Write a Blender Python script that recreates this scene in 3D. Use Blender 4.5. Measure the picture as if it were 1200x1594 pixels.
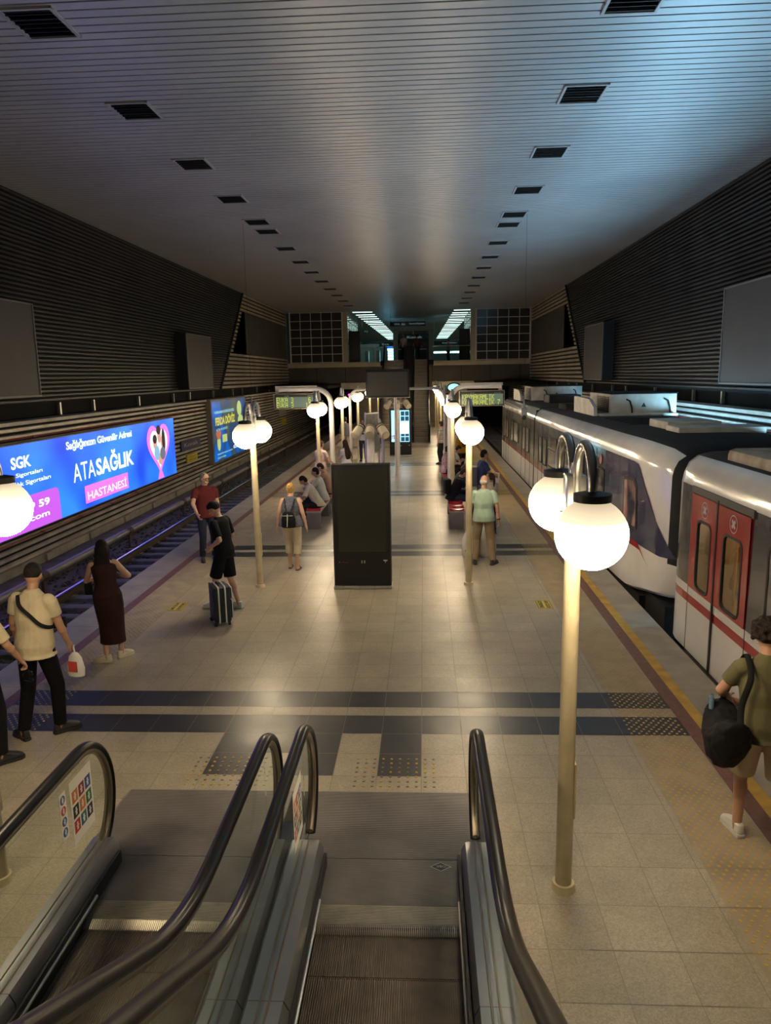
import bpy, bmesh, math, random
import numpy as np
from mathutils import Vector, Matrix, Quaternion, noise
for o in list(bpy.data.objects): bpy.data.objects.remove(o)
random.seed(7)
SC = bpy.context.scene
COL = SC.collection
R = math.radians
# ------------------------------------------------------------ camera
cam = bpy.data.objects.new('camera', bpy.data.cameras.new('camera')); COL.objects.link(cam)
cam.data.sensor_fit = 'VERTICAL'; cam.data.sensor_height = 36.0; cam.data.lens = 1150 / 1594 * 36
cam.data.clip_start = 0.05; cam.data.clip_end = 300
cam.matrix_world = Matrix(((0.9985645330786241, 0.008702612692935348, 0.05285014484167565, 0),
                           (0.050374442543956635, 0.1827140797357071, -0.981874727551697, 0),
                           (-0.01820134104550943, 0.9831275754441284, 0.18201341045509425, 3.55),
                           (0, 0, 0, 1)))
SC.camera = cam
# ------------------------------------------------------------ world, exposure, main light levels
W = bpy.data.worlds.new('world'); SC.world = W; W.use_nodes = True
W.node_tree.nodes['Background'].inputs[0].default_value = (0.55, 0.6, 0.8, 1)
W.node_tree.nodes['Background'].inputs[1].default_value = 0.02
SC.view_settings.view_transform = 'Standard'; SC.view_settings.look = 'None'
SC.view_settings.gamma = 1.0; SC.view_settings.use_curve_mapping = False
SC.view_settings.exposure = 0.18
GLOBE = 52.0        # radiance of the lamp globes
AD_BLUE = 2.9      # backlit blue poster
AD_RIGHT = 26.0     # backlit poster behind the train
CONC = 2.4         # strip lights of the upper hall

# ------------------------------------------------------------ materials
MATS = {}
def mat(name, col=(0.5, 0.5, 0.5), rough=0.5, metal=0.0, em=None, es=0.0, noise_amt=0.0, nscale=8.0, bump=0.0, bscale=60.0,
        spec=None, trans=0.0, alpha=1.0, col2=None, coat=0.0, stretch=(1, 1, 1), rvar=0.0):
    if name in MATS: return MATS[name]
    m = bpy.data.materials.new(name); m.use_nodes = True
    nt = m.node_tree; b = nt.nodes['Principled BSDF']
    b.inputs['Base Color'].default_value = (*col, 1); b.inputs['Roughness'].default_value = rough
    b.inputs['Metallic'].default_value = metal
    if spec is not None: b.inputs['Specular IOR Level'].default_value = spec
    if trans: b.inputs['Transmission Weight'].default_value = trans
    if alpha < 1: b.inputs['Alpha'].default_value = alpha
    if coat: b.inputs['Coat Weight'].default_value = coat
    if em: b.inputs['Emission Color'].default_value = (*em, 1); b.inputs['Emission Strength'].default_value = es
    if noise_amt or bump or col2 or rvar:
        tc = nt.nodes.new('ShaderNodeTexCoord'); mp = nt.nodes.new('ShaderNodeMapping')
        mp.inputs['Scale'].default_value = stretch
        nt.links.new(tc.outputs['Object'], mp.inputs['Vector'])
    if noise_amt or col2 or rvar:
        n = nt.nodes.new('ShaderNodeTexNoise'); n.inputs['Scale'].default_value = nscale; n.inputs['Detail'].default_value = 5
        nt.links.new(mp.outputs[0], n.inputs['Vector'])
        r = nt.nodes.new('ShaderNodeValToRGB'); r.color_ramp.elements[0].position = 0.3; r.color_ramp.elements[1].position = 0.7
        c2 = col2 if col2 else tuple(min(1, c * (1 + noise_amt)) for c in col)
        c1 = col if col2 else tuple(c * (1 - noise_amt) for c in col)
        r.color_ramp.elements[0].color = (*c1, 1); r.color_ramp.elements[1].color = (*c2, 1)
        nt.links.new(n.outputs['Fac'], r.inputs[0]); nt.links.new(r.outputs[0], b.inputs['Base Color'])
        if rvar:
            mr = nt.nodes.new('ShaderNodeMapRange'); mr.inputs['To Min'].default_value = rough - rvar; mr.inputs['To Max'].default_value = rough + rvar
            nt.links.new(n.outputs['Fac'], mr.inputs['Value']); nt.links.new(mr.outputs[0], b.inputs['Roughness'])
    if bump:
        n2 = nt.nodes.new('ShaderNodeTexNoise'); n2.inputs['Scale'].default_value = bscale; n2.inputs['Detail'].default_value = 3
        nt.links.new(mp.outputs[0], n2.inputs['Vector'])
        bp = nt.nodes.new('ShaderNodeBump'); bp.inputs['Strength'].default_value = bump; bp.inputs['Distance'].default_value = 0.02
        nt.links.new(n2.outputs['Fac'], bp.inputs['Height']); nt.links.new(bp.outputs[0], b.inputs['Normal'])
    MATS[name] = m; return m
def emis(name, col, s, base=(0.02, 0.02, 0.02)):
    return mat(name, base, 0.4, em=col, es=s)

def tilemat(name, col, speck, rough):
    """terrazzo tile: fine aggregate speckle, slight shade change from tile to tile, uneven polish"""
    m = bpy.data.materials.new(name); m.use_nodes = True; nt = m.node_tree; b = nt.nodes['Principled BSDF']
    tc = nt.nodes.new('ShaderNodeTexCoord'); g = nt.nodes.new('ShaderNodeNewGeometry')
    v = nt.nodes.new('ShaderNodeTexVoronoi'); v.inputs['Scale'].default_value = 110
    nt.links.new(tc.outputs['Object'], v.inputs['Vector'])
    n = nt.nodes.new('ShaderNodeTexNoise'); n.inputs['Scale'].default_value = 1.3; n.inputs['Detail'].default_value = 6; n.inputs['Roughness'].default_value = 0.65
    nt.links.new(tc.outputs['Object'], n.inputs['Vector'])
    hs = nt.nodes.new('ShaderNodeSeparateColor'); nt.links.new(v.outputs['Color'], hs.inputs[0])
    a = nt.nodes.new('ShaderNodeMath'); a.operation = 'MULTIPLY_ADD'; a.inputs[1].default_value = speck; a.inputs[2].default_value = 1 - speck / 2
    nt.links.new(hs.outputs[0], a.inputs[0])
    c = nt.nodes.new('ShaderNodeMath'); c.operation = 'MULTIPLY_ADD'; c.inputs[1].default_value = 0.16; c.inputs[2].default_value = 0.92
    nt.links.new(g.outputs['Random Per Island'], c.inputs[0])
    d = nt.nodes.new('ShaderNodeMapRange'); d.inputs['From Min'].default_value = 0.3; d.inputs['From Max'].default_value = 0.7; d.inputs['To Min'].default_value = 0.78; d.inputs['To Max'].default_value = 1.1
    nt.links.new(n.outputs['Fac'], d.inputs['Value'])
    e = nt.nodes.new('ShaderNodeMath'); e.operation = 'MULTIPLY'; nt.links.new(a.outputs[0], e.inputs[0]); nt.links.new(c.outputs[0], e.inputs[1])
    f = nt.nodes.new('ShaderNodeMath'); f.operation = 'MULTIPLY'; nt.links.new(e.outputs[0], f.inputs[0]); nt.links.new(d.outputs[0], f.inputs[1])
    h = nt.nodes.new('ShaderNodeVectorMath'); h.operation = 'SCALE'; h.inputs[0].default_value = col
    nt.links.new(f.outputs[0], h.inputs['Scale']); nt.links.new(h.outputs[0], b.inputs['Base Color'])
    mr = nt.nodes.new('ShaderNodeMapRange'); mr.inputs['From Min'].default_value = 0.3; mr.inputs['From Max'].default_value = 0.7
    mr.inputs['To Min'].default_value = rough - 0.025; mr.inputs['To Max'].default_value = rough + 0.07
    n2 = nt.nodes.new('ShaderNodeTexNoise'); n2.inputs['Scale'].default_value = 2.1; n2.inputs['Detail'].default_value = 2
    nt.links.new(tc.outputs['Object'], n2.inputs['Vector'])
    nt.links.new(n2.outputs['Fac'], mr.inputs['Value']); nt.links.new(mr.outputs[0], b.inputs['Roughness'])
    n3 = nt.nodes.new('ShaderNodeTexNoise'); n3.inputs['Scale'].default_value = 40; nt.links.new(tc.outputs['Object'], n3.inputs['Vector'])
    bp = nt.nodes.new('ShaderNodeBump'); bp.inputs['Strength'].default_value = 0.06; bp.inputs['Distance'].default_value = 0.01
    nt.links.new(n3.outputs['Fac'], bp.inputs['Height']); nt.links.new(bp.outputs[0], b.inputs['Normal'])
    MATS[name] = m; return m
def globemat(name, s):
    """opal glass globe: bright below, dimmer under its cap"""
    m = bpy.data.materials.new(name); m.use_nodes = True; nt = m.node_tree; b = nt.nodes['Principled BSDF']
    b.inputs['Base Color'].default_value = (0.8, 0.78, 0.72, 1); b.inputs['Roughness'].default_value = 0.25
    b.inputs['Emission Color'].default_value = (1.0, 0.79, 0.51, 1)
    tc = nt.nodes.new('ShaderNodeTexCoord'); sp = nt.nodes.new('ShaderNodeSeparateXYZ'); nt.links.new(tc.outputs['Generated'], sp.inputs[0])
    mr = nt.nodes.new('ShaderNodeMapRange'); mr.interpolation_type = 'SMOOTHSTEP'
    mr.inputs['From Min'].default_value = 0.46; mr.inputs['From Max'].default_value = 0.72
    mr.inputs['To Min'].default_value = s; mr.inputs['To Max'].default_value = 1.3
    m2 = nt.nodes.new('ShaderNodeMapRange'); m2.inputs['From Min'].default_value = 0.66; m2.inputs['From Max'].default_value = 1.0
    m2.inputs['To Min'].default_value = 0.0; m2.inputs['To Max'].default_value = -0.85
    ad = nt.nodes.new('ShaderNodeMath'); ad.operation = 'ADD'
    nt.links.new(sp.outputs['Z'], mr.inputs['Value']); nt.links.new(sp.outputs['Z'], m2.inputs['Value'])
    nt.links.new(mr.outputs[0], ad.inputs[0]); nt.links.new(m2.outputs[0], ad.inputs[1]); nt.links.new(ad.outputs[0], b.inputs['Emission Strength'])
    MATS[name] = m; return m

M_light = tilemat('terrazzo_light', (0.36, 0.31, 0.23), 0.35, 0.32)
M_dark = tilemat('terrazzo_dark', (0.03, 0.03, 0.034), 0.5, 0.32)
M_grout = mat('grout', (0.24, 0.215, 0.17), 0.8)
M_conc = mat('edge_concrete', (0.30, 0.27, 0.22), 0.45, noise_amt=0.25, nscale=2.5, bump=0.1, bscale=30, rvar=0.1)
M_brown = mat('brown_band', (0.16, 0.07, 0.05), 0.5, noise_amt=0.2, nscale=14)
M_yband = mat('yellow_band', (0.50, 0.30, 0.04), 0.5, noise_amt=0.25, nscale=5)
M_tact = mat('tactile_base', (0.33, 0.27, 0.19), 0.5, noise_amt=0.15, nscale=4)
M_stud = mat('tactile_stud', (0.40, 0.32, 0.2), 0.4, noise_amt=0.25, nscale=4)
M_ystud = mat('yellow_stud', (0.50, 0.33, 0.06), 0.4)
M_ceil = mat('ceiling_slat', (0.50, 0.49, 0.50), 0.38, 0.25, noise_amt=0.07, nscale=0.6, rvar=0.06)
M_gap = mat('ceiling_gap', (0.02, 0.02, 0.02), 0.9)
M_rib = mat('wall_rib_dark', (0.055, 0.052, 0.052), 0.45, 0.5, noise_amt=0.45, nscale=1.1, stretch=(1, 1, 0.25), rvar=0.15)
M_riblow = mat('wall_rib_steel', (0.50, 0.45, 0.38), 0.42, 0.3, noise_amt=0.3, nscale=1.4, rvar=0.1)
M_ledge = mat('wall_ledge_cream', (0.5, 0.46, 0.38), 0.5, noise_amt=0.2, nscale=2)
M_cream = mat('cream_slat', (0.42, 0.37, 0.28), 0.5, 0.1, noise_amt=0.2, nscale=1)
M_blk = mat('matt_black', (0.012, 0.012, 0.012), 0.55)
M_void = mat('void_black', (0.01, 0.01, 0.01), 0.95)  # near-black parts; in the wall rib gaps this colour supplies the shade
M_darkwall = mat('dark_panel', (0.06, 0.052, 0.045), 0.6, noise_amt=0.2, nscale=1)
M_steel = mat('brushed_steel', (0.42, 0.42, 0.42), 0.36, 0.9, noise_amt=0.12, nscale=3, stretch=(8, 1, 1), rvar=0.05)
M_deck = mat('deck_steel', (0.30, 0.31, 0.33), 0.38, 0.85, noise_amt=0.12, nscale=2, rvar=0.06)
M_plate = mat('landing_plate', (0.28, 0.26, 0.25), 0.42, 0.7, noise_amt=0.22, nscale=2.2, rvar=0.1)
M_rubber = mat('rubber_handrail', (0.006, 0.0055, 0.0055), 0.3, spec=0.25)
M_alu = mat('bronze_profile', (0.30, 0.26, 0.20), 0.35, 0.9)
M_step = mat('escalator_step', (0.16, 0.13, 0.10), 0.5, 0.5, noise_amt=0.2, nscale=10)
M_glass = mat('clear_glass', (0.86, 0.92, 0.88), 0.04, trans=1.0)
M_glass.node_tree.nodes['Principled BSDF'].inputs['IOR'].default_value = 1.05
M_pole = mat('cream_pole', (0.55, 0.47, 0.30), 0.38, noise_amt=0.14, nscale=6, rvar=0.06)
M_pole2 = mat('pale_grey_post', (0.55, 0.53, 0.52), 0.4, noise_amt=0.08, nscale=4)
M_galv = mat('galvanised', (0.45, 0.45, 0.42), 0.3, 0.8, noise_amt=0.1, nscale=20)
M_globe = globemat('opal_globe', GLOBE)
M_white = mat('train_white', (0.74, 0.72, 0.69), 0.3, noise_amt=0.08, nscale=1.5, coat=0.2)
M_skirt = mat('train_roof_edge', (0.70, 0.69, 0.67), 0.18, noise_amt=0.08, nscale=2, coat=0.5)
M_tgrey = mat('train_grey', (0.05, 0.052, 0.06), 0.2, noise_amt=0.25, nscale=1.5, coat=0.3)
M_tblue = mat('train_navy', (0.035, 0.04, 0.09), 0.2, coat=0.4)
M_red = mat('train_red', (0.36, 0.015, 0.02), 0.22, coat=0.4)
M_roof = mat('train_roof', (0.014, 0.014, 0.015), 0.9, noise_amt=0.3, nscale=3)
M_acbox = mat('roof_unit_cream', (0.55, 0.52, 0.45), 0.5, noise_amt=0.2, nscale=3)
M_rust = mat('rusty_cream', (0.5, 0.46, 0.36), 0.6, col2=(0.25, 0.17, 0.1), nscale=3)
M_rail = mat('rail_steel', (0.55, 0.55, 0.58), 0.2, 1.0)
M_railside = mat('rail_rust', (0.07, 0.045, 0.03), 0.7, 0.3)
M_sleeper = mat('sleeper', (0.11, 0.105, 0.11), 0.8, noise_amt=0.25, nscale=6)
M_ballast = mat('ballast', (0.06, 0.052, 0.045), 0.95, noise_amt=0.6, nscale=25, bump=1.0, bscale=22)
M_screen = mat('dark_screen', (0.035, 0.036, 0.028), 0.3)
M_panelg = mat('grey_panel', (0.075, 0.07, 0.07), 0.55, noise_amt=0.08, nscale=1.5)
M_mull = mat('pale_mullion', (0.6, 0.57, 0.53), 0.5)
M_dglass = mat('smoky_glass', (0.035, 0.035, 0.035), 0.1)
M_beige = mat('beige_stone', (0.38, 0.33, 0.25), 0.6, noise_amt=0.12, nscale=2)

# ------------------------------------------------------------ mesh builder
class MB:
    def __init__(s): s.v = []; s.f = []; s.m = []
    def add(s, vs, fs, mi=0):
        o = len(s.v); s.v += [tuple(p) for p in vs]; s.f += [tuple(i + o for i in f) for f in fs]; s.m += [mi] * len(fs); return s
    def box(s, x0, y0, z0, x1, y1, z1, mi=0, M=None):
        x0, x1 = min(x0, x1), max(x0, x1); y0, y1 = min(y0, y1), max(y0, y1); z0, z1 = min(z0, z1), max(z0, z1)
        vs = [Vector(p) for p in ((x0,y0,z0),(x1,y0,z0),(x1,y1,z0),(x0,y1,z0),(x0,y0,z1),(x1,y0,z1),(x1,y1,z1),(x0,y1,z1))]
        if M: vs = [M @ p for p in vs]
        return s.add(vs, [(0,3,2,1),(4,5,6,7),(0,1,5,4),(1,2,6,5),(2,3,7,6),(3,0,4,7)], mi)
    def bbox(s, x0, y0, z0, x1, y1, z1, r=0.01, mi=0):
        """box with chamfered edges"""
        bm = bmesh.new(); bmesh.ops.create_cube(bm, size=1)
        for v in bm.verts: v.co = Vector(((x0+x1)/2 + v.co.x*(x1-x0), (y0+y1)/2 + v.co.y*(y1-y0), (z0+z1)/2 + v.co.z*(z1-z0)))
        bmesh.ops.bevel(bm, geom=bm.edges[:], offset=r, segments=2, affect='EDGES', profile=0.5)
        bm.verts.index_update(); s.add([v.co[:] for v in bm.verts], [tuple(v.index for v in f.verts) for f in bm.faces], mi); bm.free(); return s
    def ring(s, c, ax, r, n, ry=None, ph=0):
        ax = Vector(ax).normalized(); t = Vector((0,0,1)) if abs(ax.z) < 0.9 else Vector((1,0,0))
        u = t.cross(ax).normalized(); w = ax.cross(u); ry = ry or r
        return [Vector(c) + u*math.cos(2*math.pi*i/n+ph)*r + w*math.sin(2*math.pi*i/n+ph)*ry for i in range(n)]
    def loft(s, rings, mi=0, caps=True, closed=False):
        n = len(rings[0]); vs = [p for r in rings for p in r]; fs = []
        k = len(rings)
        for a in range(k if closed else k-1):
            b = (a+1) % k
            for i in range(n):
                j = (i+1) % n; fs.append((a*n+i, a*n+j, b*n+j, b*n+i))
        if caps and not closed: fs.append(tuple(reversed(range(n)))); fs.append(tuple((k-1)*n+i for i in range(n)))
        return s.add(vs, fs, mi)
    def cyl(s, p0, p1, r0, r1=None, n=16, mi=0, caps=True):
        r1 = r0 if r1 is None else r1; ax = Vector(p1) - Vector(p0)
        return s.loft([s.ring(p0, ax, r0, n), s.ring(p1, ax, r1, n)], mi, caps)
    def tube(s, pts, r, n=10, mi=0, ry=None):
        pts = [Vector(p) for p in pts]; rings = []; k = len(pts)
        t0 = (pts[1]-pts[0]).normalized(); up = Vector((0,0,1)) if abs(t0.z) < 0.9 else Vector((1,0,0))
        u = up.cross(t0).normalized()
        for i in range(k):
            t = (pts[min(i+1,k-1)] - pts[max(i-1,0)]).normalized()
            u = (u - t*u.dot(t)).normalized(); w = t.cross(u)
            rr = r[i] if isinstance(r, (list, tuple)) else r; r2 = ry if ry else rr
            rings.append([pts[i] + u*math.cos(2*math.pi*a/n)*rr + w*math.sin(2*math.pi*a/n)*r2 for a in range(n)])
        return s.loft(rings, mi)
    def ell(s, c, r, rot=None, n=16, k=10, mi=0):
        r = (r, r, r) if isinstance(r, (int, float)) else r; c = Vector(c); vs = []; fs = []
        for a in range(1, k):
            th = math.pi*a/k
            for i in range(n):
                p = Vector((r[0]*math.sin(th)*math.cos(2*math.pi*i/n), r[1]*math.sin(th)*math.sin(2*math.pi*i/n), r[2]*math.cos(th)))
                vs.append(c + (rot @ p if rot else p))
        T = Vector((0,0,r[2])); vs += [c + (rot @ T if rot else T), c - (rot @ T if rot else T)]
        for a in range(k-2):
            for i in range(n): j = (i+1) % n; fs.append((a*n+i, (a+1)*n+i, (a+1)*n+j, a*n+j))
        t, b = len(vs)-2, len(vs)-1
        for i in range(n): j = (i+1) % n; fs.append((t, i, j)); fs.append((b, (k-2)*n+j, (k-2)*n+i))
        return s.add(vs, fs, mi)
    def cap(s, p0, p1, r0, r1=None, n=12, mi=0):
        """round-ended tapered limb"""
        r1 = r0 if r1 is None else r1
        s.cyl(p0, p1, r0, r1, n, mi); s.ell(p0, r0, n=n, k=8, mi=mi); s.ell(p1, r1, n=n, k=8, mi=mi); return s
    def prism(s, poly, fn, d0, d1, mi=0):
        """poly of (a,b); fn(a,b,d) -> point"""
        n = len(poly)
        return s.loft([[fn(a, b, d0) for a, b in poly], [fn(a, b, d1) for a, b in poly]], mi)
    def mesh(s, name):
        me = bpy.data.meshes.new(name); me.from_pydata([tuple(v) for v in s.v], [], s.f); me.update(); return me
    def build(s, name, mats, parent=None, smooth=True, angle=35, weld=False, local=False):
        me = s.mesh(name)
        mats = mats if isinstance(mats, (list, tuple)) else [mats]
        for m in mats: me.materials.append(m)
        me.polygons.foreach_set('material_index', s.m)
        bm = bmesh.new(); bm.from_mesh(me)
        if weld: bmesh.ops.remove_doubles(bm, verts=bm.verts, dist=1e-5)
        bmesh.ops.recalc_face_normals(bm, faces=bm.faces); bm.to_mesh(me); bm.free()
        if smooth:
            me.polygons.foreach_set('use_smooth', [True]*len(me.polygons)); me.set_sharp_from_angle(angle=R(angle))
        o = bpy.data.objects.new(name, me); COL.objects.link(o)
        if parent is not None: o.parent = parent
        return o
    def remesh(s, name, m, parent=None, vox=0.01, it=3):
        me = s.mesh('tmp'); o = bpy.data.objects.new('tmp', me); COL.objects.link(o)
        r = o.modifiers.new('r', 'REMESH'); r.mode = 'VOXEL'; r.voxel_size = vox
        if it: q = o.modifiers.new('s', 'SMOOTH'); q.factor = 0.5; q.iterations = it
        dg = bpy.context.evaluated_depsgraph_get(); e = o.evaluated_get(dg)
        nm = bpy.data.meshes.new_from_object(e); bpy.data.objects.remove(o); bpy.data.meshes.remove(me)
        nm.name = name; nm.materials.clear(); nm.materials.append(m)
        nm.polygons.foreach_set('use_smooth', [True]*len(nm.polygons)); nm.update()
        p = bpy.data.objects.new(name, nm); COL.objects.link(p)
        if parent is not None: p.parent = parent
        return p

def tag(o, label, cat, group=None, kind=None):
    o['label'] = label; o['category'] = cat
    if group: o['group'] = group
    if kind: o['kind'] = kind
    return o
def thing(name, label, cat, loc=(0,0,0), rz=0.0, group=None):
    o = bpy.data.objects.new(name, None); COL.objects.link(o); o.empty_display_size = 0.1
    o.location = loc; o.rotation_euler = (0, 0, R(rz)); return tag(o, label, cat, group)
def struct(name, mb, mats, smooth=False, parent=None):
    o = mb.build(name, mats, parent, smooth)
    if parent is None: o['kind'] = 'structure'
    return o
def copy_tree(o, parent=None):
    c = o.copy(); COL.objects.link(c)
    if parent is not None: c.parent = parent
    for ch in list(o.children): copy_tree(ch, c)
    return c
def text(body, w, h, m, parent, origin, ax, ay, name='lettering', bold=0.0, depth=0.002, align='LEFT', widthfit=True):
    """lettering w wide and h tall (whole block), standing at origin on axes ax (reading) and ay (up)"""
    cu = bpy.data.curves.new('t', 'FONT'); cu.body = body; cu.size = 1; cu.offset = bold; cu.extrude = 0.0001; cu.resolution_u = 3
    o = bpy.data.objects.new('t', cu); COL.objects.link(o)
    dg = bpy.context.evaluated_depsgraph_get(); me = bpy.data.meshes.new_from_object(o.evaluated_get(dg))
    bpy.data.objects.remove(o); me.name = name
    if not me.vertices: return None
    xs = [v.co.x for v in me.vertices]; ys = [v.co.y for v in me.vertices]
    x0, x1, y0, y1 = min(xs), max(xs), min(ys), max(ys); ax = Vector(ax); ay = Vector(ay); az = ax.cross(ay); O = Vector(origin)
    sy = h/(y1-y0); sx = w/(x1-x0) if widthfit else sy
    for v in me.vertices:
        d = depth if v.co.z > 0 else 0.0
        v.co = O + ax*((v.co.x-x0)*sx) + ay*((v.co.y-y0)*sy) + az*d
    me.materials.clear(); me.materials.append(m)
    p = bpy.data.objects.new(name, me); COL.objects.link(p)
    if parent is not None: p.parent = parent
    return p
X_, Y_, Z_ = Vector((1,0,0)), Vector((0,1,0)), Vector((0,0,1))

# ============================================================ THE SETTING
ZC = 8.0; XL, XR = -9.65, 7.5; YB = -7.0; YM = 53.2
# --- floor: terrazzo tiles laid one by one on a grout bed
fl = MB()
fl.box(-4.62, YB, -0.30, -2.64, 57, -0.003, 2); fl.box(0.5, YB, -0.30, 2.6, 57, -0.003, 2); fl.box(-2.64, 5.84, -0.30, 0.5, 57, -0.003, 2)
PER = 7.42
def dark_tile(xc, y0, kind):
    if kind == 1: return True
    if y0 < 6.9 and y0 > 5.8:
        k = round((xc + 0.25) / 0.4)       # column index, 0 = the one between -0.45 and -0.05
        return k in (0, -2, -4) or (k == -3 and y0 > 6.45)
    return False
rows = []
for k in range(-1, 8):
    b = 6.90 + PER*k
    rows += [(b, b+0.4, 1), (b+0.4, b+0.6, 0), (b+0.6, b+1.0, 1)] if k >= 0 else []
    n = 16; st = b + 1.0; d = (PER - 1.0)/n
    rows += [(st + d*i, st + d*(i+1), 0) for i in range(n)]
for i in range(14): pass
rows = [r for r in rows if r[1] < 57] + [(0.48 - 0.4*(i+1), 0.48 - 0.4*i, 0) for i in range(18)]
cols = [-0.05 + 0.4*k for k in range(-12, 8)]
g = 0.0028
for y0, y1, kind in rows:
    for x0 in cols:
        a, b = max(x0, -4.62), min(x0+0.4, 2.6)
        if b - a < 0.05: continue
        yy = max(y0, 5.84) if (a > -2.66 and b < 0.5) else y0
        if yy >= y1: continue
        if y1 <= 5.84 and a < 0.47 and b > -2.62:
            if a < -2.62: b = -2.62
            elif b > 0.47: a = 0.47
            else: continue
        fl.add([(a+g, yy+g, 0), (b-g, yy+g, 0), (b-g, y1-g, 0), (a+g, y1-g, 0)], [(0,1,2,3)], 1 if dark_tile((x0+0.2), y0, kind) else 0)
struct('floor', fl, [M_light, M_dark, M_grout])

# --- platform edges, track pits
pe = MB()
for s, (e0, e1, b1, t1) in ((1, (3.30, 2.87, 2.75, 2.60)), (-1, (-5.32, -4.77, -4.62, -4.62))):
    pass
pe.box(2.872, YB, -0.30, 3.30, 57, 0.0, 0); pe.box(2.75, YB, -0.3, 2.87, 57, 0.001, 2); pe.box(2.602, YB, -0.3, 2.748, 57, 0.001, 1)
pe.box(-5.32, YB, -0.30, -4.772, 57, 0.0, 0); pe.box(-4.77, YB, -0.3, -4.622, 57, 0.001, 1)
for x0, x1, xe in ((3.0, 3.2, 1), (-5.22, -5.0, -1)): pe.box(x0, YB, -0.98, x1, 57, -0.3, 3)
# grooves across the kerb stones
for k in range(60):
    y = YB + k*1.07
    pe.box(2.875, y, -0.01, 3.303, y+0.006, 0.0006, 4); pe.box(-5.323, y, -0.01, -4.775, y+0.006, 0.0006, 4)
struct('trim_1', pe, [M_conc, M_brown, M_yband, M_darkwall, M_grout])

def studs(mb, x0, x1, y0, y1, p=0.074, r=0.015, h=0.006, n=6, mi=0, keep=1.0, skip=None):
    k = 0; y = y0 + p/2
    while y < y1:
        x = x0 + p/2 + (p/2 if k % 2 else 0)
        while x < x1 - r:
            if not (skip and skip(x, y)) and random.random() < keep:
                vs = [(x + r*math.cos(2*math.pi*i/n), y + r*math.sin(2*math.pi*i/n), 0.001) for i in range(n)]
                vs += [(x + r*0.65*math.cos(2*math.pi*i/n), y + r*0.65*math.sin(2*math.pi*i/n), h) for i in range(n)]
                mb.add(vs, [(i, (i+1) % n, n+(i+1) % n, n+i) for i in range(n)] + [tuple(range(n, 2*n))], mi)
            x += p
        y += p*0.62; k += 1
for nm, x0, x1, lab in (('right', 2.0, 2.598, 'raised-dot tactile warning strip along the platform edge beside the train'),
                        ('left', -4.618, -4.02, 'raised-dot tactile warning strip along the platform edge beside the empty track')):
    root = thing('tactile_strip', lab, 'tactile paving', ((x0+x1)/2, 0, 0), group='tactile strips along the platform edges')
    mb = MB(); cx = (x0+x1)/2
    for a, b, dk in [(r[0], r[1], r[2]) for r in rows]:
        mb.add([(x0-cx, a+g, 0.002), (x1-cx, a+g, 0.002), (x1-cx, b-g, 0.002), (x0-cx, b-g, 0.002)], [(0,1,2,3)], dk)
    mb.build('tile_bed', [M_tact, M_dark], root, False)
    sm = MB(); studs(sm, x0-cx, x1-cx, -2, 20); studs(sm, x0-cx, x1-cx, 20, 50, p=0.075, r=0.02, n=5)
    o = sm.build('studs', M_ystud if nm == 'right' else M_stud, root, False); o['kind'] = 'stuff'
for x0, x1, lab in ((-2.19, -1.40, 'patch of yellow floor studs in front of the left escalator'), (-0.68, 0.16, 'patch of yellow floor studs in front of the right escalator')):
    sm = MB()
    for i in range(int((x1-x0)/0.078)):
        for j in range(7):
            x = x0 + 0.04 + i*0.078; y = 5.93 + j*0.078; n = 8; r = 0.014
            worn = (random.random() < 0.55)
            sm.add([(x + r*math.cos(2*math.pi*q/n), y + r*math.sin(2*math.pi*q/n), 0.0) for q in range(n)] + [(x + r*0.8*math.cos(2*math.pi*q/n), y + r*0.8*math.sin(2*math.pi*q/n), 0.006) for q in range(n)],
                   [(q, (q+1) % n, n+(q+1) % n, n+q) for q in range(n)] + [tuple(range(n, 2*n))], 1 if worn else 0)
    tag(sm.build('floor_studs', [M_ystud, M_alu], None, False), lab, 'tactile paving', 'yellow stud patches at the escalators')
M_lab = mat('label_yellow', (0.55, 0.42, 0.08), 0.5); M_labd = mat('label_black', (0.03, 0.03, 0.02), 0.5)
for x, y, rz, lab in ((-3.92, 11.07, 90, 'small yellow floor notice beside the left tactile strip'), (1.84, 11.14, -90, 'small yellow floor notice beside the right tactile strip')):
    t = thing('floor_notice', lab, 'floor sign', (x, y, 0), rz, 'yellow floor notices')
    b = MB(); b.box(-0.22, -0.12, 0, 0.22, 0.12, 0.003, 0); b.box(-0.21, -0.11, 0, 0.21, 0.11, 0.004, 1); b.box(-0.20, -0.10, 0, 0.20, 0.10, 0.005, 0); b.build('plate', [M_lab, M_labd], t, False)
    text('SARI CIZGIYI', 0.36, 0.06, M_labd, t, (-0.18, 0.02, 0.005), X_, Y_); text('GECMEYINIZ', 0.36, 0.06, M_labd, t, (-0.18, -0.08, 0.005), X_, Y_)

# --- ceiling of cross slats with open joints
c = MB(); y = YB
while y < YM + 44:
    c.box(XL, y, ZC, XR, y+0.168, ZC+0.03, 0); y += 0.2
c.box(XL, YB, ZC+0.06, XR, YM+44, ZC+0.1, 1)
struct('ceiling', c, [M_ceil, M_gap])
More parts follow.
